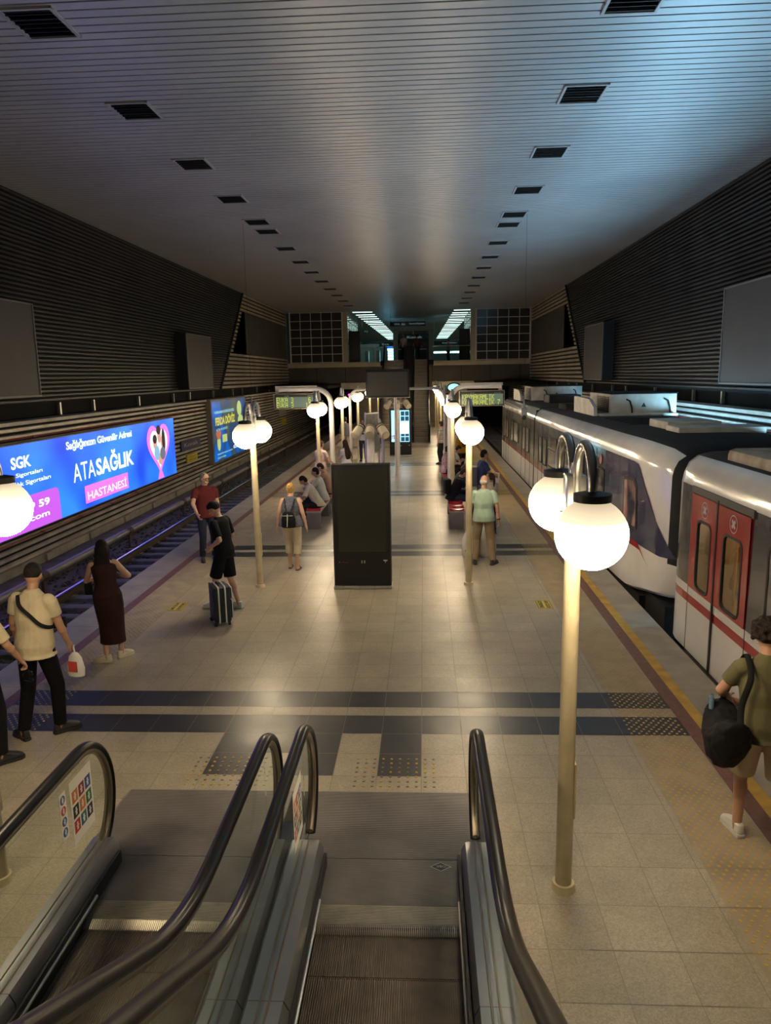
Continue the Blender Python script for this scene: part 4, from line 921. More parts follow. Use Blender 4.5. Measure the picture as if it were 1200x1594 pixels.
# doorway strip (k == 2) and the side there is built below with real openings
m, prs, n = car_shell('body', t, st, oy, lambda k, j: strip(j, False), skip_side=lambda k, j: k == 2 and j == 4)
end = prs[-1]; m.add([(a-4.745, 10.16-oy, b) for a, b in end], [tuple(range(len(end)))], 2)
m.box(-1.2, -16.4, -0.6, 1.2, -0.2, -0.12, 4)
m.build('body', TRMATS, t, True, 40, weld=True)
XS = 3.42 - 4.745
for i, (a, b) in enumerate(((7.76, 8.62), (8.66, 9.47))):
    wa, wb = (a+0.17, b-0.2) if i == 0 else (a+0.15, b-0.24); z0, z1 = 0.84, 1.70
    d = MB(); x = XS-0.012
    # door leaf with a real rounded opening
    oP = [(a-oy, 0.79), (b-oy, 0.79), (b-oy, 2.02), (a-oy, 2.02)]
    iP = rr_poly(wa-oy, wb-oy, z0, z1, 0.09, 5); k = len(iP)
    for xx in (x, x+0.03):
        ov = [(xx, *p) for p in ((b-oy, 2.02), (a-oy, 2.02), (a-oy, 0.79), (b-oy, 0.79))]; iv = [(xx, *p) for p in iP]
        fs = []
        for c_ in range(4):
            base = 4 + c_*6
            for q in range(5): fs.append((c_, base+q, base+q+1))
            fs.append((c_, base+5, 4 + ((c_+1) % 4)*6, (c_+1) % 4))
        d.add(ov + iv, fs)
    leaf = d.build('door', M_red, t, False)
    fr = MB(); op, ip = rr_poly(wa-oy-0.02, wb-oy+0.02, z0-0.02, z1+0.02, 0.11, 5), rr_poly(wa-oy+0.01, wb-oy-0.01, z0+0.01, z1-0.01, 0.08, 5)
    nn = len(op); fr.add([(x-0.006, *p) for p in op] + [(x-0.006, *p) for p in ip] + [(x+0.03, *p) for p in op] + [(x+0.03, *p) for p in ip], [f for q in range(nn) for f in ((q, (q+1) % nn, nn+(q+1) % nn, nn+q), (q, (q+1) % nn, 2*nn+(q+1) % nn, 2*nn+q), (nn+q, nn+(q+1) % nn, 3*nn+(q+1) % nn, 3*nn+q))])
    fr.build('window_seal', M_tframe, leaf)
    gp = MB(); gp.prism(ip, lambda a_, b_, dd: (dd, a_, b_), x+0.008, x+0.014); gp.build('pane', mat('door_glass', (0.75, 0.7, 0.6), 0.03, trans=1.0), leaf, False)
    yc = (wa+wb)/2 - oy + 0.0
    e = MB(); rg = 0.105
    ro = [(yc + rg*math.cos(q*math.pi/14), 1.86 + rg*math.sin(q*math.pi/14)) for q in range(28)]; ri = [(yc + rg*0.87*math.cos(q*math.pi/14), 1.86 + rg*0.87*math.sin(q*math.pi/14)) for q in range(28)]
    e.add([(x-0.004, *p) for p in ro] + [(x-0.004, *p) for p in ri], [(q, (q+1) % 28, 28+(q+1) % 28, 28+q) for q in range(28)])
    for ang in (45, 135):
        c0, s0 = math.cos(R(ang)), math.sin(R(ang)); h1, h2 = 0.062, 0.02
        e.add([(x-0.004, yc + p*c0*h1 - q*s0*h2, 1.86 + p*s0*h1 + q*c0*h2) for p, q in ((-1,-1),(1,-1),(1,1),(-1,1))], [(0,1,2,3)])
    e.add([(x-0.0045, yc-0.03, 1.82), (x-0.0045, yc+0.035, 1.83), (x-0.0045, yc+0.03, 1.9), (x-0.0045, yc-0.03, 1.89)], [(0,1,2,3)])
    e.build('emblem', mat('emblem_white', (0.6, 0.5, 0.52), 0.4), leaf, False)
m = MB(); m.box(XS-0.02, 8.62-oy, -0.10, XS-0.005, 8.66-oy, 2.05); m.build('door_rubber', M_tframe, t, False)
m = MB()
for y in (9.48, 7.75): m.box(XS-0.004, y-oy-0.006, -0.1, XS, y-oy+0.006, 0.79)
m.build('panel_joint', mat('sill_dark', (0.05, 0.045, 0.04), 0.5), t, False)
m = MB(); m.box(XS-0.03, -0.55, -0.13, XS+0.1, -2.6, -0.09); m.build('door_sill', MATS['sill_dark'], t, False); m = MB(); m.box(XS-0.012, -2.3, 2.01, XS+0.02, -0.5, 2.10); m.build('door_header', MATS['sill_dark'], t, False)
window(t, 5.7-oy, 7.3-oy, 0.95, 1.80, XS-0.002, M_pane2)
window(t, 3.2-oy, 5.3-oy, 0.95, 1.80, XS-0.002)
# lit interior seen through the door glass
m = MB(); m.box(XS+0.1, -3.2, 0.0, 1.25, -0.25, 0.02, 1); m.box(1.2, -3.2, 0, 1.25, -0.25, 2.3, 0); m.box(XS+0.1, -0.3, 0, 1.25, -0.25, 2.3, 0); m.box(XS+0.1, -3.25, 0, 1.25, -3.2, 2.3, 0); m.box(XS+0.1, -3.2, 2.3, 1.25, -0.25, 2.32, 0)
m.build('saloon_lining', [mat('lining', (0.45, 0.36, 0.22), 0.5), mat('saloon_floor', (0.1, 0.09, 0.08), 0.5)], t, False)
m = MB(); m.box(-0.2, -3.1, 2.26, 0.2, -0.4, 2.29); m.build('saloon_light', emis('saloon_glow', (1.0, 0.72, 0.38), 6.0), t, False)
m = MB()
for yy in (-1.1, -2.2): m.cyl((XS+0.35, yy, 0), (XS+0.35, yy, 2.3), 0.018, n=8)
m.build('grab_pole', mat('grab_yellow', (0.6, 0.42, 0.05), 0.35), t)
m = MB(); pr = []
for yy in ys(-2.9, -0.55, 6): pass
m.bbox(-1.05, -3.4, 2.38, 0.9, -0.75, 2.60, 0.08); m.build('roof_hood', M_rust, t)
m = MB(); m.bbox(-0.95, -9.5, 2.42, 0.9, -4.2, 2.66, 0.05); m.build('roof_unit', M_acbox, t)
# ---- far part of the train: cab car and the car behind it
t = thing('train_car', 'metro car with sloping white cab end in the middle of the train', 'train', (4.745, 17, 0), 0, 'cars of the metro train'); oy = 17
st = [(23.15, 0, 0), (13.6, 0, 0), (13.0, 0.01, 0), (12.5, 0.02, 0.0, -0.1), (12.1, 0.05, 0.01, -0.04), (11.7, 0.09, 0.03, 0.04), (11.3, 0.15, 0.06, 0.10), (11.0, 0.22, 0.14, 0.15), (10.8, 0.32, 0.32, 0.20), (10.65, 0.5, 0.55, 0.26)]
m, prs, n = car_shell('body', t, st, oy, lambda k, j: strip(j, True) if k < 3 else (strip(j, True) if j >= 8 else (0 if j <= 3 else 3)) if k < 7 else (0 if j <= 2 else 4))
end = prs[-1]; m.add([(a-4.745, 10.65-oy, b) for a, b in end], [tuple(range(len(end)))], 4)
m.box(-1.2, -5.0, -0.6, 1.2, 6.0, -0.12, 4); m.box(-1.1, -6.0, -0.5, 1.1, -5.0, 0.0, 4)
m.build('body', TRMATS, t, True, 45, weld=True)
# cab side mask: navy panel sweeping down towards the nose
m = MB(); XS2 = XS - 0.006
pl = [(14.05, 0.80), (12.5, 0.80), (11.9, 0.76), (11.2, 0.74), (10.82, 0.78), (11.05, 1.0), (11.35, 1.25), (11.6, 1.55), (11.85, 1.80), (12.1, 2.06), (12.3, 2.09), (14.05, 2.09)]
SI = [(10.65, 0.5), (10.8, 0.32), (11.0, 0.22), (11.3, 0.15), (11.7, 0.09), (12.1, 0.05), (12.5, 0.02), (13.0, 0.01), (13.6, 0.0), (40, 0.0)]
def insy(y): return float(np.interp(y, [q[0] for q in SI], [q[1] for q in SI]))
def side_patch(poly, mm, name, off, parent=t, res=0.12):
    bm = bmesh.new(); vv = [bm.verts.new((0, a-oy, b)) for a, b in poly]; bm.faces.new(vv)
    for k in range(1, 34):
        yy = 10.6 + k*0.1 - oy; bmesh.ops.bisect_plane(bm, geom=bm.verts[:]+bm.edges[:]+bm.faces[:], plane_co=(0, yy, 0), plane_no=(0, 1, 0))
    for v in bm.verts: v.co.x = XS - off + insy(v.co.y + oy)
    mb = MB(); bm.verts.index_update(); mb.add([v.co[:] for v in bm.verts], [tuple(v.index for v in f.verts) for f in bm.faces]); bm.free(); return mb.build(name, mm, parent, True)
side_patch(pl, M_tblue, 'cab_mask', 0.008)
side_patch([(12.76, 0.97), (12.06, 0.98), (12.04, 1.1), (12.10, 1.70), (12.24, 1.82), (12.76, 1.78)], M_tframe, 'cab_window_frame', 0.014)
cw = side_patch([(12.71, 1.02), (12.12, 1.02), (12.10, 1.1), (12.15, 1.66), (12.27, 1.77), (12.71, 1.73)], warmpane('cab_pane', 0.55, (0.02, 0.02, 0.025), (0.30, 0.14, 0.09)), 'cab_window', 0.018)
side_patch([(13.02, 0.79), (12.0, 0.79), (11.6, 0.52), (11.55, 0.50), (11.9, 0.68), (12.1, 0.69), (13.02, 0.69)], M_red, 'red_swoosh', 0.012)
# black line where the nose shell meets the mask
for (a, b, frac) in ((14.15, 14.75, 0), (15.0, 15.6, 0), (17.6, 18.15, 1), (18.35, 18.9, 1), (20.9, 21.45, 0), (21.7, 22.2, 0)):
    window(t, a-oy, b-oy, 0.98, 1.68, XS-0.003, M_pane2, r=0.05)
for (a, b) in ((16.0, 17.3), (19.3, 20.6)):
    window(t, a-oy, b-oy, 1.05, 1.82, XS-0.003, M_pane2, r=0.05, bars=(1.5,))
m = MB()
for y in (13.95, 14.85, 15.75, 17.45, 18.25, 19.05, 20.75, 21.6, 22.35): m.box(XS-0.006, y-oy-0.012, -0.05, XS, y-oy+0.012, 2.06)
m.build('door_gap', M_tframe, t, False)
m = MB()
for y in (14.45, 15.3): m.prism([(y-oy + 0.10*math.cos(q*math.pi/8), 1.88 + 0.10*math.sin(q*math.pi/8)) for q in range(16)], lambda a, b, d: (d, a, b), XS-0.008, XS-0.004)
m.build('emblem', mat('emblem_pink', (0.45, 0.16, 0.18), 0.4), t, False)
for ya, yb in ((-3.0, -1.2), (0.5, 2.0), (3.8, 5.4)): m = MB(); m.box(XS-0.03, ya, -0.13, XS+0.1, yb, -0.09); m.build('door_sill', MATS['sill_dark'], t, False)
# air conditioning unit and hatches on its roof
def roof_unit(parent, x0, x1, y0, y1, z0, z1, hood=True):
    m = MB(); m.bbox(x0, y0, z0, x1, y1, z1, 0.015); u = m.build('air_conditioner', M_acbox, parent)
    m = MB(); m.box(x0-0.02, y0-0.02, z1, x1+0.02, y1+0.02, z1+0.02); m.build('unit_lid', M_roof, u, False)
    m = MB()
    for i in range(9): m.box(x0-0.012, y0+0.25, z0+0.08+i*0.042, x0+0.0, y1-0.9, z0+0.10+i*0.042)
    for i in range(8):
        m.box(x0-0.012, y0+0.2+i*0.16, z0+0.06, x0-0.004, y0+0.21+i*0.16, z1-0.05)
    m.build('grille', M_tframe, u, False)
    m = MB()
    for fx in (0.28, 0.86): xx = x0+(x1-x0)*fx; m.tube([(xx-0.08, y0-0.02, z1-0.12), (xx, y0-0.03, z1-0.16), (xx+0.05, y0-0.03, z0+0.2), (xx+0.07, y0-0.02, z0+0.05)], 0.02, 8)
    m.add([(x0+(x1-x0)*0.5-0.06, y0-0.006, z0+0.2), (x0+(x1-x0)*0.5+0.06, y0-0.006, z0+0.2), (x0+(x1-x0)*0.5, y0-0.006, z0+0.31)], [(0,1,2)])
    m.build('hose', M_blk, u)
    if hood:
        m = MB(); m.prism([(y0-0.1, z0), (y1, z0), (y1, z1-0.1), (y0+0.5, z1-0.12), (y0-0.05, z0+0.2)], lambda a, b, d: (d, a, b), x0-0.42, x0-0.34); m.build('bracket_plate', M_acbox, u)
    return u
zr = 2.49
roof_unit(t, 4.5-4.745, 6.05-4.745, 18.2-oy, 20.5-oy, zr, 3.0)
m = MB(); m.bbox(4.2-4.745, 17.9-oy, zr, 6.0-4.745, 18.3-oy, zr+0.06, 0.01); m.build('unit_base', M_acbox, t)
m = MB(); m.bbox(4.35-4.745, 13.5-oy, zr, 5.3-4.745, 14.6-oy, zr+0.15, 0.02); m.build('roof_hatch', M_acbox, t); m = MB(); m.bbox(4.3-4.745, 12.75-oy, zr-0.02, 5.75-4.745, 13.45-oy, zr+0.10, 0.02); m.build('roof_hatch', M_acbox, t)
m = MB(); m.bbox(4.0-4.745, 21.2-oy, zr, 5.6-4.745, 22.4-oy, zr+0.16, 0.02)
for i in range(6): m.box(4.1-4.745, 15.0-oy+i*0.4, zr, 5.5-4.745, 15.1-oy+i*0.4, zr+0.02)
m.build('roof_duct', M_roof, t)
t = thing('train_car', 'rear metro car of the train, farthest down the platform', 'train', (4.745, 28, 0), 0, 'cars of the metro train'); oy = 28
m, prs, n = car_shell('body', t, [(23.32, 0, 0), (32.7, 0, 0), (32.9, 0.05, 0.02), (33.0, 0.15, 0.05)], oy, lambda k, j: strip(j, True))
end = prs[-1]; m.add([(a-4.745, 33.0-oy, b) for a, b in end], [tuple(range(len(end)))], 2)
m.box(-1.2, -4.6, -0.6, 1.2, 4.8, -0.12, 4)
m.build('body', TRMATS, t, True, 45, weld=True)
for (a, b) in ((24.4, 25.0), (25.3, 25.9), (27.2, 28.4), (28.7, 29.3), (30.4, 30.9), (31.2, 31.7)): window(t, a-oy, b-oy, 0.98 if b-a < 1 else 1.05, 1.72, XS-0.003, M_pane2, r=0.05)
m = MB()
for y in (24.1, 26.2, 25.15, 30.2, 31.05, 32.0): m.box(XS-0.006, y-oy-0.012, -0.05, XS, y-oy+0.012, 2.06)
m.build('door_gap', M_tframe, t, False)
m = MB(); m.box(-1.25, -4.85, -0.1, 1.25, -4.6, 2.4); m.build('gangway', M_void, t, False)
roof_unit(t, 4.1-4.745, 6.0-4.745, 28.7-oy, 30.8-oy, zr, 3.02)
m = MB(); m.bbox(4.35-4.745, 26.2-oy, zr, 5.45-4.745, 27.4-oy, zr+0.28, 0.02)
for i in range(8): m.box(4.36-4.745+i*0.14, 26.17-oy, zr+0.04, 4.42-4.745+i*0.14, 26.21-oy, zr+0.24)
m.build('resistor_box', mat('resistor', (0.04, 0.035, 0.035), 0.6), t)

# ============================================================ FAR END: GLAZED ROOMS, ESCALATORS, UPPER HALL
ZM = 4.48
def glazed(x0, x1, y, nx, nz, idx):
    g_ = MB(); g_.box(x0, y+0.03, ZM, x1, y+0.05, ZC); o = struct('window_%d' % idx, g_, [M_dglass])
    f = MB()
    for i in range(nx+1): xx = x0 + (x1-x0)*i/nx; w_ = 0.09 if i in (0, nx) else 0.035; f.box(xx-w_/2, y-0.03, ZM, xx+w_/2, y+0.03, ZC)
    for i in range(nz+1): zz = ZM + 0.04 + (ZC-0.08-ZM)*i/nz; f.box(x0, y-0.02, zz-0.02, x1, y+0.03, zz+0.02)
    f.build('window_frame', M_mull, o, False); return o
glazed(-9.4, -5.68, YM+0.1, 5, 6, 1); glazed(3.7, 7.45, YM+0.1, 5, 6, 2)
w = MB(); w.box(-5.64, YM+0.05, ZM, -5.34, YM+0.4, ZC, 0); w.box(3.34, YM+0.05, ZM, 3.66, YM+0.4, ZC, 0)
w.box(-2.45, 61.9, ZM, -2.1, 62.3, ZC-0.85, 0); w.box(0.5, 61.9, ZM, 0.85, 62.3, ZC-0.85, 0); w.box(-2.45, 61.9, ZC-0.9, 0.85, 62.3, ZC-0.8, 0)
struct('trim_3', w, [M_beige])
for x, i in ((-5.36, 3), (3.36, 4)):
    g_ = MB(); g_.box(x-0.01, YM+0.4, ZM, x+0.01, YM+9, ZC); o = struct('window_%d' % i, g_, [M_dglass]); f = MB()
    for q in range(7): f.box(x-0.03, YM+0.4+q*1.43-0.03, ZM, x+0.03, YM+0.4+q*1.43+0.03, ZC)
    for q in range(7): zz = ZM+0.04+(ZC-0.08-ZM)*q/6; f.box(x-0.03, YM+0.4, zz-0.02, x+0.03, YM+9, zz+0.02)
    f.build('window_frame', M_mull, o, False)
g_ = MB(); g_.box(-2.1, 62.0, ZM, 0.5, 62.05, ZC-0.85); o = struct('window_5', g_, [M_dglass]); f = MB()
for q in (-2.1, -0.8, 0.5): f.box(q-0.03, 61.93, ZM, q+0.03, 62, ZC-0.85)
for zz in (5.6, 6.5, 7.1): f.box(-2.1, 61.93, zz-0.03, 0.5, 62, zz+0.03)
f.build('window_frame', M_mull, o, False)
w = MB(); w.box(XL-0.5, YM+44, ZM, XR+0.5, YM+44.2, ZC+0.1); w.box(XL-0.3, YM, ZM, XL-0.1, YM+44, ZC); w.box(XR+0.1, YM, ZM, XR+0.3, YM+44, ZC); struct('wall_hall', w, [mat('hall_wall', (0.45, 0.52, 0.52), 0.6)])
# black upright boxes beside the pillars
for x0, x1, lab in ((-5.28, -4.50, 'tall black board standing left on the upper level'), (2.55, 3.30, 'tall black board standing right on the upper level')):
    t = thing('black_board', lab, 'board', ((x0+x1)/2, YM+0.6, ZM), 0, 'black boards on the upper level'); h = (x1-x0)/2
    m = MB(); m.bbox(-h, -0.08, 0.05, h, 0.08, 2.2, 0.01); m.build('panel', M_blk, t); m = MB(); m.box(-h-0.01, -0.2, 0, h+0.01, 0.2, 0.05); m.build('base', M_steel, t, False)
# railings of the upper level
for x0, x1, lab in ((-4.45, -2.55, 'glass railing left of the far escalators on the upper level'), (0.66, 3.32, 'glass railing right of the far escalators on the upper level')):
    t = thing('glass_railing', lab, 'railing', (x0, YM+0.2, ZM), 0, 'glass railings of the upper level')
    m = MB(); n_ = max(2, int((x1-x0)/0.9))
    for i in range(n_+1): m.cyl(((x1-x0)*i/n_, 0, 0), ((x1-x0)*i/n_, 0, 1.02), 0.02, n=8)
    m.cyl((0, 0, 1.03), (x1-x0, 0, 1.03), 0.025, n=8); m.build('rail_frame', M_steel, t)
    m = MB(); m.box(0.02, -0.005, 0.08, x1-x0-0.02, 0.005, 0.98); m.build('glass_panel', M_glass, t, False)
# far escalators
def far_escalator(x0, x1, lab, y0=40.3, run=7.75):
    t = thing('escalator', lab, 'escalator', ((x0+x1)/2, 38.9, 0), 0, 'far escalators up to the upper level'); w = (x1-x0)/2; oy = 38.9
    m = MB(); m.box(-w, 0, 0, w, y0-oy, 0.012); m.box(-w, y0-oy+run, ZM-0.03, w, 49.9-oy, ZM+0.005); m.build('landing_plate', M_plate, t, False)
    ns = 21; 
    for i in range(ns):
        y = y0 - oy + run*i/ns; z = ZM*(i+1)/ns
        m = MB(); m.box(-w+0.1, y, z-0.26, w-0.1, y+run/ns+0.02, z-0.01, 0); m.box(-w+0.1, y-0.012, z-0.018, w-0.1, y+0.03, z+0.003, 1)
        for q in range(22): xx = -w+0.105 + q*(2*w-0.21)/22; m.box(xx, y-0.012, z-0.2, xx+0.012, y, z-0.02, 1)
        m.build('step', [M_step, mat('step_edge', (0.40, 0.36, 0.30), 0.45, 0.6)], t, False)
    def zl(y): return max(0.0, min(ZM, (y - y0 + oy)/run*ZM))
    for s in (-1, 1):
        xx = s*(w-0.05); Y_list = [-0.5+0.25*i for i in range(52)]
        m = MB(); m.loft([[(xx-0.05, y, max(0.0, zl(y)-0.3)), (xx+0.05, y, max(0.0, zl(y)-0.3)), (xx+0.05, y, zl(y)+0.85), (xx-0.05, y, zl(y)+0.85)] for y in [0.3+0.25*i for i in range(44)]]); m.build('balustrade', mat('bal_dark', (0.02, 0.02, 0.022), 0.3), t, False)
        path = [(xx, 0.35 - 0.35*math.sin(a), 0.5 + 0.45*-math.cos(a)) for a in [math.pi*i/10 for i in range(0, 10)]] + [(xx, y, zl(y)+0.95) for y in [0.35+0.25*i for i in range(43)]]
        m = MB(); m.tube(path, 0.04, 8); m.build('handrail', M_rubber, t)
    return t
far_escalator(-0.63, 0.34, 'right of the two far escalators, its steps in full view')
far_escalator(-2.5, -1.1, 'left of the two far escalators, hidden behind the television')
m = MB(); m.loft([[(-1.08, y, max(0, (y-40.3)/7.75*ZM-0.2)), (-0.65, y, max(0, (y-40.3)/7.75*ZM-0.2)), (-0.65, y, max(0.0, (y-40.3)/7.75*ZM)+0.9), (-1.08, y, max(0, (y-40.3)/7.75*ZM)+0.9)] for y in (39.6, 40.3, 44, 48.05)])
tag(m.build('escalator_divider', mat('divider', (0.06, 0.06, 0.06), 0.3, 0.5)), 'dark sloping panel between the two far escalators', 'panel')
m = MB(); m.tube([(-0.72, 47.0, 4.6), (-0.72, 48.2, 5.35), (-0.72, 49.6, 5.4)], 0.06, 10)
tag(m.build('inner_handrail', M_steel), 'pale curved steel end piece at the top between the far escalators', 'handrail')
# fascia beams at the tunnel mouths
for x0, x1, lab in ((-5.85, -3.6, 'cream fascia beam at the left tunnel mouth'), (0.62, 3.55, 'cream fascia beam at the right tunnel mouth')):
    m = MB(); m.bbox(x0, 53.0, 2.62, x1, 53.26, 3.06, 0.02); tag(m.build('fascia_beam', M_ledge), lab, 'beam', 'cream fascia beams')
# canopy ducts running into the tunnels
for x0, x1, lab in ((-9.65, -5.9, 'long dark duct above the left tunnel mouth'), (3.9, 7.5, 'long dark duct above the right tunnel mouth')):
    m = MB(); m.bbox(x0, 46.0, 2.78, x1, 53.26, 2.98, 0.03); tag(m.build('duct', M_void), lab, 'duct', 'dark ducts at the tunnel mouths')
# cream wall and orange framed doorway behind the far escalator
w = MB(); w.box(-5.2, 57, 0, 0.9, 57.2, 4.1); w.box(2.0, 57, 0, 3.3, 57.2, 4.1); w.box(0.9, 57, 2.35, 2.0, 57.2, 4.1); struct('wall_platform_end', w, [M_beige])
d = MB(); d.box(0.94, 57.05, 0.0, 1.96, 57.1, 2.3); o = struct('door_1', d, [M_cream])
f = MB(); f.box(0.86, 56.95, 0, 0.98, 57.0, 2.42); f.box(1.92, 56.95, 0, 2.04, 57, 2.42); f.box(0.86, 56.95, 2.3, 2.04, 57.0, 2.42); f.build('door_frame', mat('orange_frame', (0.6, 0.12, 0.03), 0.5), o, False)
# hall strip lights
M_hall = emis('hall_tube', (0.62, 0.95, 0.85), CONC); n_ = 0; hl = None
for side, x0 in (('left', -5.0), ('right', 2.2)):
    for i in range(20):
        if hl is None: m = MB(); m.box(-0.7, -0.17, -0.02, 0.7, 0.17, 0.0); hl = m.build('strip_light', M_hall); o = hl
        else: o = hl.copy(); COL.objects.link(o)
        o.location = (x0 + 0.7 + (0.028*i if side == 'left' else -0.028*i), YM + 1.0 + i*2.15 + (0.3 if i % 3 == 1 else 0), ZC)
        tag(o, 'short cool strip light in the %s row on the ceiling of the upper hall' % side, 'ceiling light', 'strip lights of the upper hall, %s row' % side)
# hanging signs
M_teal = mat('sign_teal', (0.01, 0.06, 0.07), 0.4); M_sw = emis('sign_white', (0.6, 0.75, 0.75), 0.2)
def hsign(x0, x1, y, z0, z1, txts, lab):
    t = thing('hanging_sign', lab, 'sign', ((x0+x1)/2, y, z0), 0, 'hanging signs of the upper hall'); h = (x1-x0)/2
    m = MB(); m.bbox(-h, -0.05, 0, h, 0.05, z1-z0, 0.01); m.build('panel', M_teal, t)
    for xx in (-h*0.97, h*0.97): m = MB(); m.cyl((xx, 0, z1-z0), (xx, 0, ZC-z0), 0.012, n=6); m.build('rod', M_galv, t)
    for s_, a, b in txts: text(s_, (b-a)*2*h, (z1-z0)*0.42, M_sw, t, (-h + a*2*h, -0.053, (z1-z0)*0.28), X_, Z_)
hsign(-2.27, 0.17, 52.6, 6.85, 7.17, [('Çıkış', 0.12, 0.27), ('Exit', 0.33, 0.43), ('Konak Meydanı', 0.55, 0.97)], 'teal hanging exit sign over the far escalators')
hsign(-2.0, 0.4, 61, 6.3, 6.75, [('Konak', 0.3, 0.8)], 'teal hanging sign deeper in the hall, behind the exit sign')
hsign(-5.2, -2.3, 64, 5.95, 6.3, [('Çıkış', 0.2, 0.45), ('Exit', 0.6, 0.8)], 'teal sign over the left part of the upper hall')
hsign(0.9, 3.3, 64, 5.95, 6.3, [('Konak Meydanı', 0.3, 0.8)], 'teal sign over the right part of the upper hall')
hsign(-4.6, -4.1, 58, 6.75, 7.0, [('Çıkış', 0.2, 0.8)], 'small green lit sign hanging in the left of the upper hall')
# lit shop front, turnstiles
t = thing('shop_front', 'brightly lit blue and white shop front at the back of the upper hall', 'shop', (-3.2, 66, ZM))
m = MB(); m.box(-1.4, 0, 0, 1.2, 0.3, 1.9); m.build('casing', mat('shop_case', (0.3, 0.35, 0.4), 0.5), t, False)
m = MB(); m.box(-0.15, -0.02, 0.1, 1.15, 0, 1.35, 0); m.box(-0.15, -0.03, 1.42, 1.15, 0, 1.8, 1)
for q in range(4): m.box(-0.1, -0.03, 0.3+q*0.28, 1.1, -0.02, 0.33+q*0.28, 1)
m.build('lit_shelves', [emis('shop_lit', (0.25, 0.7, 0.9), 4.0), emis('shop_blue', (0.02, 0.12, 0.5), 1.2)], t, False)
t = thing('shop_front', 'lit glass counter at the back of the upper hall on the right', 'shop', (2.3, 67, ZM))
m = MB(); m.box(-1.5, 0, 0, 1.5, 0.3, 1.5); m.build('casing', mat('shop_case2', (0.15, 0.2, 0.2), 0.5), t, False)
m = MB(); m.box(-1.4, -0.02, 0.9, 1.3, 0, 1.05); m.build('lit_shelf', emis('shop_lit2', (0.45, 0.85, 0.9), 4.0), t, False)
m = MB(); m.box(-5.3, 62.0, ZM, -3.6, 62.1, ZM+1.6); tag(m.build('partition', mat('pale_partition', (0.6, 0.7, 0.75), 0.4)), 'pale partition screen at the left of the upper hall', 'partition')
ts = None
for x, lab in ((-4.3, 'left'), (-3.45, 'middle'), (-2.85, 'right')):
    if ts is None:
        ts = thing('turnstile', '', 'turnstile'); m = MB(); m.bbox(-0.12, -0.5, 0, 0.12, 0.5, 0.95, 0.03); m.build('cabinet', mat('turnstile_steel', (0.45, 0.5, 0.5), 0.3, 0.7), ts)
        m = MB(); m.cyl((0.12, -0.3, 0.8), (0.5, -0.35, 0.75), 0.018, n=8); m.build('arm', M_steel, ts); o = ts
    else: o = copy_tree(ts)
    o.location = (x, 58, ZM); tag(o, 'steel turnstile on the upper level, the %s one of three' % lab, 'turnstile', 'turnstiles of the upper hall')
# ============================================================ PEOPLE
SKIN = {'tan': (0.42, 0.23, 0.15), 'fair': (0.52, 0.31, 0.22), 'brown': (0.30, 0.16, 0.10)}
def skinmat(k): return mat('skin_' + k, SKIN[k], 0.5, noise_amt=0.06, nscale=12)
def clothmat(name, col, amt=0.12, stretch=(1, 1, 0.5), rough=0.85, bump=0.5):
    return mat('cloth_' + name, col, rough, spec=0.15, noise_amt=amt, nscale=9, bump=bump, bscale=11, stretch=stretch)
def ik(a, b, l1, l2, hint):
    d = b - a; D = d.length
    if D > l1 + l2 - 0.004: b = a + d.normalized()*(l1+l2-0.004); d = b - a; D = d.length
    u = d/D; x = (l1*l1 - l2*l2 + D*D)/(2*D); h = math.sqrt(max(0, l1*l1 - x*x)); hv = Vector(hint); hv = hv - u*hv.dot(u)
    if hv.length < 1e-4: hv = Vector((0, 1, 0))
    return a + u*x + hv.normalized()*h, b
